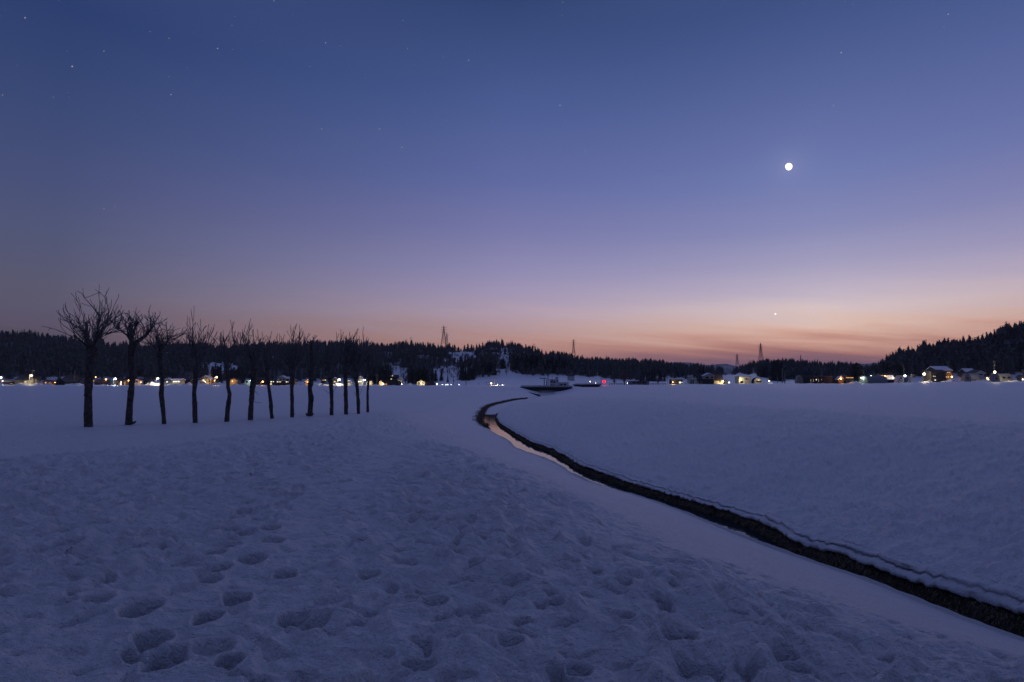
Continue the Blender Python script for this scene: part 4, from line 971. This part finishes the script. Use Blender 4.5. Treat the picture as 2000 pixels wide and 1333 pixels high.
H(648,659,739.5,744,750.5,328,'pale','gable','pale house between the tenth pollard and the starry lamp',wins=[(652,745,656,747,'yel')])
H(678.5,684.5,745.5,748,752.8,314,'white','gable','tiny white hut between the two rightmost thick pollard trunks','shed')
H(698,709,737,742.5,749.5,325,'cream','gable','cream house with a wide lit window by the twelfth pollard',wins=[(699.5,744.7,706.5,747,'wht')],lamps=[(710.5,743.5,'white',350,.3),(713.5,742.8,'white',250,.25)])
H(716,726,743,747.5,751.5,318,'cream','arch','glowing cream arched shed behind the thinnest pollard','greenhouse',lamps=[(718,747,'yel',900,.25)],roofc='cream')
H(740,747,743.5,748,752.5,318,'cream','arch','lamp lit arched hut right of the grey pole','shed',lamps=[(748.3,750.3,'warm',1100,.55)],roofc='dark')
H(750,779,744.5,746.5,753,316,'dark','flat','low black shed right of the round warm lamp','shed',wins=[(752.5,750,756,751.5,'org')])
H(778,785,740,743,748.5,332,'tan','gable','lamp lit tall barn front left of the big cedar clump','barn',lamps=[(785,751,'white',800,.25)])
H(762,776,733,736,745,352,'dark','side','dark upper house with two lit windows below the snow slope',wins=[(765.5,733.6,767.5,735.2,'yel'),(763,740,765.5,741.5,'yel')])
H(814,830,743,746.5,753,315,'cream','gable','cream lit gabled house in front of the big cedar clump',wins=[(818,748,820,752,'dark'),(824,748,826.5,750,'dark')],lamps=[(823,749.5,'yel',700,.25)])
H(830,835.5,746.5,748,752.5,318,'pale','flat','small pale annex right of the cream gabled house','shed')
H(834,848,744.5,748,752.8,314,'dark','arch','dark rounded barn right of the cream gabled house','barn',roofc='dark')
# right of the creek
H(1312,1333.5,741.5,744,751.5,300,'brown','flat','small brown farm shed with two lit windows','shed',wins=[(1326,746,1330,749,'wht'),(1331,746.5,1333,748.5,'yel')],lamps=[(1314,747,'warm',400,.25)])
H(1346,1361,741,744,750.5,312,'cream','flat','row of pale boarded stalls left of the farmhouse','shed',wins=[(1349,744,1350.5,750,'dark'),(1353,743,1354.5,750,'dark')])
H(1361,1378,731,741,750.5,318,'cream','side','left wing of the farmhouse under a dark steep roof',snow=False,lamps=[(1375,744,'warm',700,.3)],wins=[(1366,744,1367.5,749,'dark'),(1371,744,1372.5,749,'dark')])
H(1376,1394.5,731,735,741,314,'pale','gable','white gabled upper storey in the middle of the farmhouse',wins=[(1378.5,736.5,1384,738.8,'dark'),(1389,736.5,1393,738.8,'dark')],snow=True)
H(1377,1394.5,740.5,741.5,751,311,'dark','flat','black garage front under the farmhouse gable','garage',snow=False,name='garage')
H(1394,1411.5,731.5,741.5,750.5,316,'cream','side','right wing of the farmhouse with a bright wall lamp',snow=False,lamps=[(1412.5,745.5,'warm',2600,.45)],wins=[(1405,745,1409,747.5,'dark')])
H(1416,1421.5,743,745,750.3,318,'dark','gable','small black hut right of the farmhouse','shed',lamps=[(1424,747.5,'cool',250,.35)],snow=False)
H(1443.5,1467,735.8,737,748.3,325,'cream','flat','plain cream box building standing alone on the snow','building',wins=[(1456,739.5,1459,741.5,'dark'),(1446,745,1451,748.2,'dark')],lamps=[(1446.5,742,'yel',900,.2)],snow=False,name='box_building')  # lamp added to light the front, no source visible there
H(1473,1488,738.5,743,747.5,330,'cream','arch','round arched shed right of the cream box building','shed',door=(1477,744,1487,747.4),lamps=[(1482,743,'yel',200,.12)],roofc='dark')
H(1558,1569,734,742,751,318,'tan','arch','pale arched end shed left of the long dark shed','shed',roofc='grey')
H(1568,1626,735,738,749.5,320,'dark','flat','long low dark shed with a pale porch roof edge','shed',deep=8,roofc='grey',wins=[(1583,741,1584,746,'dim'),(1588,741,1589,746,'dim'),(1593.5,741,1595,743,'wht'),(1598,741,1599,746,'dim'),(1604,741,1605,743,'dim')],snow=False)
H(1626,1640,736,740,749,324,'red','side','dark reddish house at the right end of the long dark shed',snow=False)
H(1638,1648,737,742,750,318,'brown','gable','small porch hut with a large orange lamp','hut',lamps=[(1642.3,740,'org',1100,.6)],name='hut')
H(1645,1657,731,735,744,340,'tan','gable','tan gabled roof behind the orange porch lamp')
H(1651,1668,737,738.2,746,322,'dark','flat','dark shop wall under an eave with painted orange light','shop',wins=[(1652,737.2,1666.5,738.8,'org')],snow=False,name='shop')  # light on the eave is put in as an emissive window strip
H(1667,1683,738.5,740,746,326,'dark','flat','black shed below the broad pointed cedar','shed')
H(1684,1694,735,738,748.5,320,'cream','flat','brightly lit vending corner with green and white lights','shop',wins=[(1686,740,1688,747,'yel'),(1689,738,1691,747.5,'blu'),(1691.7,741,1693,747,'yel')],lamps=[(1682,738.5,'grn',900,.35)],snow=False,name='shop')
H(1696,1734,734.5,739,749.5,314,'grey','archside','long grey tunnel shed with ribs on the right','greenhouse',deep=6)
H(1722,1745,729.5,733,744,334,'pale','side','pale house with an orange lamp behind the tunnel shed',lamps=[(1728.5,735.3,'org',900,.55),(1744.5,738.5,'white',500,.5)])
H(1699,1722,731,733,740,345,'dark','side','low dark house with three small roof lights behind the tunnel shed',lamps=[(1701.5,734.5,'grn',150,.3),(1711.5,733,'yel',250,.4),(1719.5,731.5,'warm',300,.5)])
H(1733,1746,742.5,743.5,748,316,'dark','flat','low black car port right of the tunnel shed','shed')
H(1754.5,1768,734,738.5,744,324,'white','arch','small bright white arch shed beside the cool street lamp','shed',wins=[(1759,738,1761,740,'dark')],roofc='white')
H(1773,1781,738,741,744,320,'pale','arch','tiny pale arch shed right of the cool street lamp','shed',roofc='grey')
H(1811,1820,726,731,744,330,'pale','gable','narrow pale house left of the two storey house')
H(1819,1848,723,726.5,744.5,322,'dark','side','dark two storey front with small lights on the right',wins=[(1822,734.5,1824,736,'yel'),(1825.5,735,1827,736,'wht'),(1828,733,1829.5,739,'tan'),(1825,742,1828,743.5,'wht')])
H(1831,1860,717.5,724.5,742.5,328,'brown','side','big two storey house with snowy roof and warm windows',deep=9,wins=[(1834,735,1837,738.3,'warm'),(1838,735,1842,738.3,'warm'),(1846.5,736,1849.5,737.5,'yel'),(1850.5,736,1853.5,737.5,'yel'),(1840,727,1843,729.5,'dim'),(1849,727,1856,729,'dim')],lamps=[(1859,736.5,'org',1000,.55)])
H(1886,1905,722,727,736,350,'brown','side','upper house with one orange window on the right slope',wins=[(1892,727.5,1895.5,730,'warm')])
H(1905,1927,723,728,740,342,'pale','gable','broad pale house behind the lit white wall',wins=[(1913,731,1919,732.5,'dark'),(1923,731,1925,737,'dark')])
H(1885,1897,730,735,743.5,318,'grey','arch','grey arched barn end left of the lit long wall','barn',door=(1888.5,737,1892,741.5),roofc='grey')
H(1896,1914,730.5,734.5,743.5,326,'cream','archside','lit long cream wall of the left arched barn','barn',deep=5)
H(1926,1942,738,739.5,746,328,'cream','flat','floodlit low snow wall below the far right street lamp','wall',snow=True,name='low_wall',lamps=[(1935,741,'yel',1600,.12)])
H(1941,1953,730,736,745.5,316,'grey','arch','dark arched barn end under the far right street lamp','barn',wins=[(1945,738,1947.5,741,'dark')],roofc='grey')
H(1952,1979,730,734.5,744,324,'cream','archside','long cream barrel roofed barn with two dark windows','barn',deep=6,wins=[(1957.5,736.5,1962,739,'dark'),(1967,736.5,1971.5,739,'dark')])
H(1995,2006,733,737,745,318,'dark','gable','dark house cut by the right picture edge',lamps=[(1998,741.5,'white',500,.35)])
# poles
for a in [
 (62,724,751,324,'utility pole behind the long lit hall',.14,1),(116,724,741,340,'short utility pole over the dark gabled roof',.12,0),(145,724,752,322,'bare pole left of the tallest pollard trunk',.16,0),
 (410,727,748,322,'utility pole with brackets left of the fifth street lamp',.16,2),(736,732,753,312,'pale utility pole right of the thinnest pollard',.2,2),(809.5,735,752,322,'pole in front of the big cedar clump',.1,0),
 (885.5,735,753,318,'thin dark lamp pole on the open snow',.12,1),(910,742,753.5,308,'short pale post on the open snow',.16,0),(935,748.5,753.5,305,'very short post left of the lit roadside',.12,0),
 (965.5,736,753.5,305,'tall dark roadside pole left of the bridge',.15,0),(950,745,753,312,'left roadside post beside the lit snow strip',.12,0),(953.5,746,753,312,'roadside post nearest the small lit post',.12,0),(978,748,753.5,305,'short marker post right of the lit snow strip',.1,0),
 (1174,739,752,262,'pale pole standing beside the red lamp',.13,0),(1304,739,751.5,302,'left thin pole before the small farm shed',.1,0),(1310,732,751,302,'tall thin pole left of the small farm shed',.12,0),
 (1432,742,748.5,320,'left short mast before the cream box building',.1,0),(1436,739,748.5,320,'right short mast before the cream box building',.12,0),(1518.5,736,748.5,318,'short pole left of the two tall grey poles',.12,0),
 (1528.5,720,748.5,318,'taller grey pole before the flat dark wood',.2,0),(1533,728,748.5,318,'shorter grey pole before the flat dark wood',.2,0),(1605,719.5,737,335,'antenna mast over the long dark shed',.14,1),
 (1687,723,746,335,'lamp lit utility pole left of the tunnel shed',.14,2),(1706,725,742,350,'lit utility pole behind the tunnel shed',.12,1),(1766,712,742,340,'tall pole above the small white arch shed',.12,1),
 (1852,706,722,345,'pole with brackets behind the two storey roof',.14,1),(1943,705,744,324,'tall utility pole carrying brackets at the far right lamp',.18,3),(1999,722,744,320,'utility pole at the right picture edge',.16,1)]:
    pole(a[0], a[1], a[2], a[3], a[4], a[5]*1.25, a[6])
# ploughed snow banks that catch the lamp light
def pile(px0, px1, yt, yb, dep, label):
    dep += 5
    k_ = dep/FPX; g = at((px0+px1)/2, yb, dep); w = (px1-px0)*k_/2; h = (yb-yt)*k_; o_ = MB(); nx, ny = 34, 14; dd = max(2.5, h*2.2); V = []
    for j in range(ny+1):
        for i in range(nx+1):
            u = i/nx*2-1; v = j/ny*2-1; q = max(0, 1-u*u)**.6*max(0, 1-v*v)**.75
            V.append((u*w, v*dd, -.5+q*(h+.5)*(.72+.4*float(noise(u*w/2.2+px0, v*1.3))+.16*float(noise(u*w/.8, v*4+px0)))))
    F = [(j*(nx+1)+i, j*(nx+1)+i+1, (j+1)*(nx+1)+i+1, (j+1)*(nx+1)+i) for j in range(ny) for i in range(nx)]
    tag(link('snow_pile', mesh('snow_pile', V, F, ROOFSNOW, True), None, g), label, 'snow pile')
for a in [(26,60,747.5,754,312,'long bright snow bank before the long lit hall'),(62,86,747.5,753,314,'sloping snow bank right of the tall street lamp'),(86,97,747,754,310,'small snow heap before the warm lit shed'),
 (126,165,747.5,755,308,'wide dark snow bank left of the tallest pollard trunk'),(184,212,750,755,308,'low snow bank right of the tallest pollard trunk'),(286,312,744.5,753.5,309,'bright snow slope under the street lamp by the third pollard'),
 (322,352,747.5,754,308,'snow bank before the low house with the window strip'),(352,378,747,754.5,308,'snow bank left of the fourth pollard trunk'),(384,408,747.5,754,308,'snow bank right of the fourth pollard trunk'),(410,438,746.5,754.5,310,'brightest snow heap below the lamp by the fifth pollard'),
 (450,478,750,755,306,'dim snow bank between the fifth and sixth pollards'),(575,603,749,754.5,306,'snow bank left of the ninth pollard trunk'),(606,644,747,755.5,306,'long glowing snow bank right of the ninth pollard trunk'),(644,676,748.5,755,305,'glowing snow bank under the starry yellow lamp'),
 (730,742,750,754,308,'small bright snow heap at the foot of the pale pole'),(779,793,750,755.5,306,'bright snow wedge right of the low black shed'),(793,806,747.5,753,312,'rounded snow heap left of the cream gabled house'),
 (956,987,751.5,755,300,'long thin lit snow strip by the roadside'),(1333,1347,747,753,306,'lit snow slope between the small shed and the farmhouse'),(1655,1684,743.5,750.5,312,'snow mound under the broad pointed cedar'),(1568,1626,747.5,752,310,'low snow bank before the long dark shed'),
 (1775,1800,744,749.5,312,'smooth snow bank left of the brightest right lamp'),(1800,1822,743,749,314,'lit snow bank under the brightest right lamp'),(1840,1886,740,748,310,'large smooth snow mound right of the two storey house'),(1868,1888,735,742,328,'lit snow slope behind the large smooth mound'),
 (1896,1945,741,749,308,'floodlit snow bank before the lit long wall'),(1950,2012,742.5,749,308,'snow bank before the barrel roofed barn'),(1490,1520,747,750,312,'low snow bank right of the round arched shed')]: pile(*a)
# small marker lights on the roadside
def marker(px, py, yb, dep, col, P, r, label, name='marker_light', group=None):
    g = at(px, yb, dep); h = (at(px, py, dep)-g)[2]; o = thing(name, label, 'lamp', g, group)
    p = MB(); p.tube([(0, .05, -.8), (0, .05, h)], .05, 6); p.build('post', METAL, o); b_ = MB(); b_.ball((0, 0, h+r), r, 8, 6); b_.build('bulb', BM[col], o, True)
    if P: plight(o, (0, -r-.2, h+r), col, P)
marker(853.5,751.5,753.5,300,'cool',120,.3,'white marker light on the open snow right of the dark rounded barn')
for j, px in enumerate((864,871,874.5,881,896.5)): marker(px,752,753.5,300,'cool',15,.13,ORD[j]+' tiny marker light in the row on the open snow','marker_light','tiny marker lights on the open snow')
marker(959.5,750.5,753.5,304,'warm',500,.35,'warm roadside light left of the lit snow strip')
marker(972,752,754,300,'white',700,.12,'white light over the lit roadside strip')
marker(981,752,754,300,'white',500,.1,'low white light at the end of the roadside strip')
marker(1152.6,746.5,751,262,'yel',10,.18,'small yellow light over the far bridge')
marker(1163.5,749,751,262,'yel',5,.1,'faint light at the right end of the far bridge')
marker(1225.5,749.5,752,290,'white',20,.15,'small white light right of the reddish tree trunk')
marker(1180,748.5,753.5,250,'red',420,.62,'round glowing red warning lamp beside the far bridge','warning_lamp')
marker(1502.3,745.5,748.5,318,'white',60,.3,'small glowing post right of the arched shed')
# twelve more pale posts along the road fence on the right
def fence(px0, px1, n_, yt, yb, dep, label, rails=True):
    g = at(px0, yb, dep); o = thing('road_fence', label, 'fence', g); L = (px1-px0)*dep/FPX; h = (yb-yt)*dep/FPX
    for j in range(n_):
        p = MB(); x = L*j/(n_-1); p.box(x-.09, x+.09, -.09, .09, -1, h); p.build('post', METAL, o)
    if rails:
        r_ = MB(); r_.box(0, L, -.14, -.092, h*.8, h); r_.box(0, L, -.14, -.092, h*.4, h*.55); r_.build('rail', METAL, o)
fence(1190,1300,24,749,752,285,'low roadside fence under the leafless trees')
H(1233,1268,744.5,746,751.8,300,'grey','flat','long pale roadside shelter behind the leafless trees','shelter',snow=False,name='shelter',wins=[(1236,747,1241,750,'dark'),(1244,747,1249,750,'dark'),(1255,747,1262,750,'dark')])
H(1109,1122,731,734,738,430,'pale','side','lone white hut under the wood beyond the bridge','hut',name='hut')
# ------------------------------------------------------------------ bridges
def bridge(px0, px1, y_top, y_bot, dep, label, name='road_bridge', nposts=22, railh=.35):
    k_ = dep/FPX; g = at((px0+px1)/2, y_top+1, dep); W_ = (px1-px0)*k_/2; o = thing(name, label, 'bridge', g); th = (y_bot-y_top)*k_
    d_ = MB(); d_.prism([(-W_, .05), (-W_+.2, -.22), (-W_*.86, -th*.42), (-W_*.7, -th*.62), (W_*.7, -th*.62), (W_*.86, -th*.42), (W_-.2, -.22), (W_, .05)], 0, 7.5); d_.build('girder', DARKB, o)
    c_ = MB(); c_.box(-W_-.2, W_+.2, -.15, 7.65, .052, .2); c_.build('deck', CONC, o)
    s_ = MB(); s_.box(-W_, W_, .15, 7.4, .202, .4); s_.build('snow_cover', ROOFSNOW, o)
    for j in range(nposts):
        p = MB(); x = -W_+2*W_*j/(nposts-1); p.box(x-.05, x+.05, -.12, -.02, .2, .2+railh); p.build('post', DARKB, o)
    r_ = MB(); r_.box(-W_, W_, -.13, -.01, .2+railh, .28+railh); r_.build('rail', DARKB, o)
DARKB = mat('dark_steel', (.03, .03, .035), .7, .2, 2)
bridge(1018,1117,756.5,767,150,'nearer dark road bridge with a railing over the creek')
bridge(1123,1173.5,751.5,758.5,220,'farther small dark bridge beside the red lamp',nposts=14)
# dark line of the creek edge, put in as an added low wall
g = at(1042, 769, 141); o = thing('creek_edge_strip', 'dark diagonal strip of creek edge below the left end of the nearer bridge', 'wall', (g[0], g[1], g[2]))
w_ = MB(); a = at(1027, 766.3, 144)-g; b_ = at(1054, 772, 137)-g; w_.add([tuple(a+np.array([0, 0, -1])), tuple(b_+np.array([0, 0, -1])), tuple(b_), tuple(a), tuple(a+np.array([.2, .5, -1])), tuple(b_+np.array([.2, .5, -1])), tuple(b_+np.array([.2, .5, .05])), tuple(a+np.array([.2, .5, .1]))], [(0,1,2,3),(7,6,5,4),(3,2,6,7),(0,3,7,4),(1,5,6,2)]); w_.build('wall', DARKB, o)
# ------------------------------------------------------------------ sluice gatehouse behind the bridge
dep = 170; k_ = dep/FPX; g = at(1093, 755, dep)
o = thing('gatehouse', 'small white gatehouse with square windows behind the nearer bridge', 'building', g)
def bx_px(x0, y0, x1, y1, d0, d1): a, b = at(x0, y0, dep)-g, at(x1, y1, dep)-g; return (a[0], b[0], d0, d1, b[2], a[2])
m = MB(); m.box(*bx_px(1074.5,741.5,1091,756,0,4)); m.box(*bx_px(1091,747.5,1111,756,.1,4)); m.build('wall', WM['white'], o)
m = MB(); m.box(*bx_px(1073.5,741,1090.5,742.2,-.3,4.3)); m.box(*bx_px(1091,746.8,1112,747.9,-.2,4.3)); m.build('roof', WM['white'], o)
m = MB(); m.box(*bx_px(1085.5,736.5,1091,741,.5,2.5)); m.build('roof_tank', WM['pale'], o)
for x in (1076.5,1080,1083.5): m = MB(); m.box(*bx_px(x-1,744,x+1,748.5,-.05,.02)); m.build('window', GLASS, o)
for x in (1076.5,1081): m = MB(); m.box(*bx_px(x-1,751,x+1,754,-.05,.02)); m.build('window', GLASS, o)
for x in (1088.3,): m = MB(); m.box(*bx_px(x-1,743,x+1,746.5,-.05,.02)); m.build('window', GLASS, o)
for x in (1090.3,1096.5,1103.5): m = MB(); m.box(*bx_px(x-2.1,750.3,x+2.1,753.6,.03,.13)); m.build('window', GLASS, o)
for x, yt, yb, lab, arm in ((1063,739.5,756,'dark gantry pole with a long arm left of the gatehouse',-1),(1067.5,742,756,'short dark post left of the gatehouse',0),(1070.5,733,756,'dark siren pole nearest the gatehouse',0),(1078.5,734,742,'thin mast on the gatehouse roof',0)):
    gg = at(x, yb, dep-2); hh = (yb-yt)*(dep-2)/FPX; q = thing('instrument_pole', lab, 'pole', gg); p = MB(); p.tube([(0, 0, -.5), (0, 0, hh)], .12 if yb > 750 else .05, 8); p.build('pole', STEEL, q)
    if arm: p = MB(); p.box(-1.45, .75, -.08, .08, hh-.12, hh+.1); p.build('arm', STEEL, q)
    if x == 1070.5: p = MB(); p.ball((0, 0, hh), .28, 8, 6); p.ball((0, 0, hh*.6), .22, 8, 6); p.build('siren', STEEL, q)
# ------------------------------------------------------------------ pylons
def pylon(px, yt, yb, dep, w0, label, arms=3, aw=6.5, r=.22, solid=False):
    r *= .8
    g = at(px, yb, dep); h = (yb-yt)*dep/FPX; o = thing('power_pylon', label, 'pylon', g)
    f = MB(); hw = w0*dep/FPX/2
    def W_(t): return hw*((1-t/.55)*.62+.38 if t < .55 else .38*(1-(t-.55)/.45)+.04)
    for sx in (-1, 1):
        for sy in (-1, 1):
            pts = [np.array([sx*W_(t), sy*W_(t), t*h]) for t in (-.15, .1, .3, .55, .75, 1.0)]; pts[0] = np.array([sx*W_(0)*1.1, sy*W_(0)*1.1, -h*.15]); f.tube(pts, r, 4)
    f.build('legs', STEEL, o); b_ = MB(); lv = [0, .17, .31, .43, .53, .62, .7, .78, .86, .93]
    for t0, t1 in zip(lv[:-1], lv[1:]):
        for s_ in (-1, 1):
            b_.bar(np.array([-W_(t0), s_*W_(t0), t0*h]), np.array([W_(t1), s_*W_(t1), t1*h]), r*.55); b_.bar(np.array([W_(t0), s_*W_(t0), t0*h]), np.array([-W_(t1), s_*W_(t1), t1*h]), r*.55)
            b_.bar(np.array([s_*W_(t0), -W_(t0), t0*h]), np.array([s_*W_(t1), W_(t1), t1*h]), r*.5); b_.bar(np.array([-W_(t1), s_*W_(t1), t1*h]), np.array([W_(t1), s_*W_(t1), t1*h]), r*.55)
    b_.build('bracing', STEEL, o)
    for j in range(arms):
        t = .9-j*.13; c_ = MB(); A_ = aw/2*(1+.1*(j == 1)); z = t*h
        for sx in (-1, 1): c_.bar(np.array([0, 0, z+.5]), np.array([sx*A_, 0, z]), r*.6); c_.bar(np.array([0, 0, z-.3]), np.array([sx*A_, 0, z]), r*.6); c_.bar(np.array([sx*A_, 0, z]), np.array([sx*A_, 0, z-1.3]), r*.5)
        c_.build('crossarm', STEEL, o)
    return o
for a in [(866.5,636,673,940,10,'tallest lattice pylon on the ridge left of centre',3,8.5,.30),(872.5,650.5,674,1050,6,'shorter pylon just right of the tallest one',3,6.5,.24),
          (1120.3,662.5,692,980,6,'slender pylon on the middle of the central ridge',3,6.5,.30),(1440,691,714,1150,5.5,'small distant pylon on the low right ridge',3,6.5,.27),
          (1486.3,670,704,920,8,'lattice pylon on the low hill right of centre',3,7,.30),(802.5,659,671,940,1.5,'small pole mast on the ridge left of the twin pylons',1,4,.22),
          (1043,671.5,680,1000,1.2,'tiny pole mast on the shoulder right of the hilltop',1,5,.2),(1564.3,693.5,712,900,2.4,'slim radio mast on the flat wood right of centre',0,3,.34),(1816,668.5,690,545,1.4,'thin mast on the crest of the right hill',1,3,.1)]: pylon(*a)
# ------------------------------------------------------------------ pale far hills in the gap
dh = []
xs = np.linspace(1250, 1800, 140); RY = [(1250,712),(1320,708),(1345,708.5),(1365,711),(1380,714),(1400,711.5),(1420,711),(1440,716),(1500,716),(1560,716),(1640,711.5),(1690,711),(1712,709),(1740,708),(1800,706)]
V = []; rows = 14
for i, px in enumerate(xs):
    for j in range(rows):
        d = 2300+j*45; t_ = j/(rows-1); yy = lerp(745, float(tab(px, RY))+.9*noise(px/5., 3.3), t_**.6); p = at(px, yy, d); V.append((p[0], p[1], p[2]+(8*noise(px/9., j*.6) if 0 < j < rows-1 else 0)))
Fq = [(i*rows+j, (i+1)*rows+j, (i+1)*rows+j+1, i*rows+j+1) for i in range(len(xs)-1) for j in range(rows-1)]
b0 = len(V); V += [(V[i*rows+rows-1][0]*1.3, 3600, 0) for i in range(len(xs))]; Fq += [(i*rows+rows-1, (i+1)*rows+rows-1, b0+i+1, b0+i) for i in range(len(xs)-1)]
FH = mat('far_hill', (.16, .16, .18), .95, .3, .012, col2=(.42, .43, .47))
tag(link('far_hills', mesh('far_hills', V, Fq, FH, True)), kind='structure')

# ------------------------------------------------------------------ evening air
HZ = bpy.data.materials.new('haze'); HZ.use_nodes = True; t = HZ.node_tree; t.nodes.clear()
pv = t.nodes.new('ShaderNodeVolumePrincipled'); out = t.nodes.new('ShaderNodeOutputMaterial')
pv.inputs['Color'].default_value = (.82, .86, .95, 1); pv.inputs['Density'].default_value = .00009; pv.inputs['Anisotropy'].default_value = 0
t.links.new(pv.outputs[0], out.inputs['Volume'])
allz = [float(GZ.min()), float(GZ.max())]
hb = MB(); hb.box(-3700, 3700, -3700, 3700, -2.6, 101.5)
tag(hb.build('haze', HZ), 'thin blue evening haze over the plain and hills', 'haze', kind='stuff')
S.cycles.volume_bounces = 0
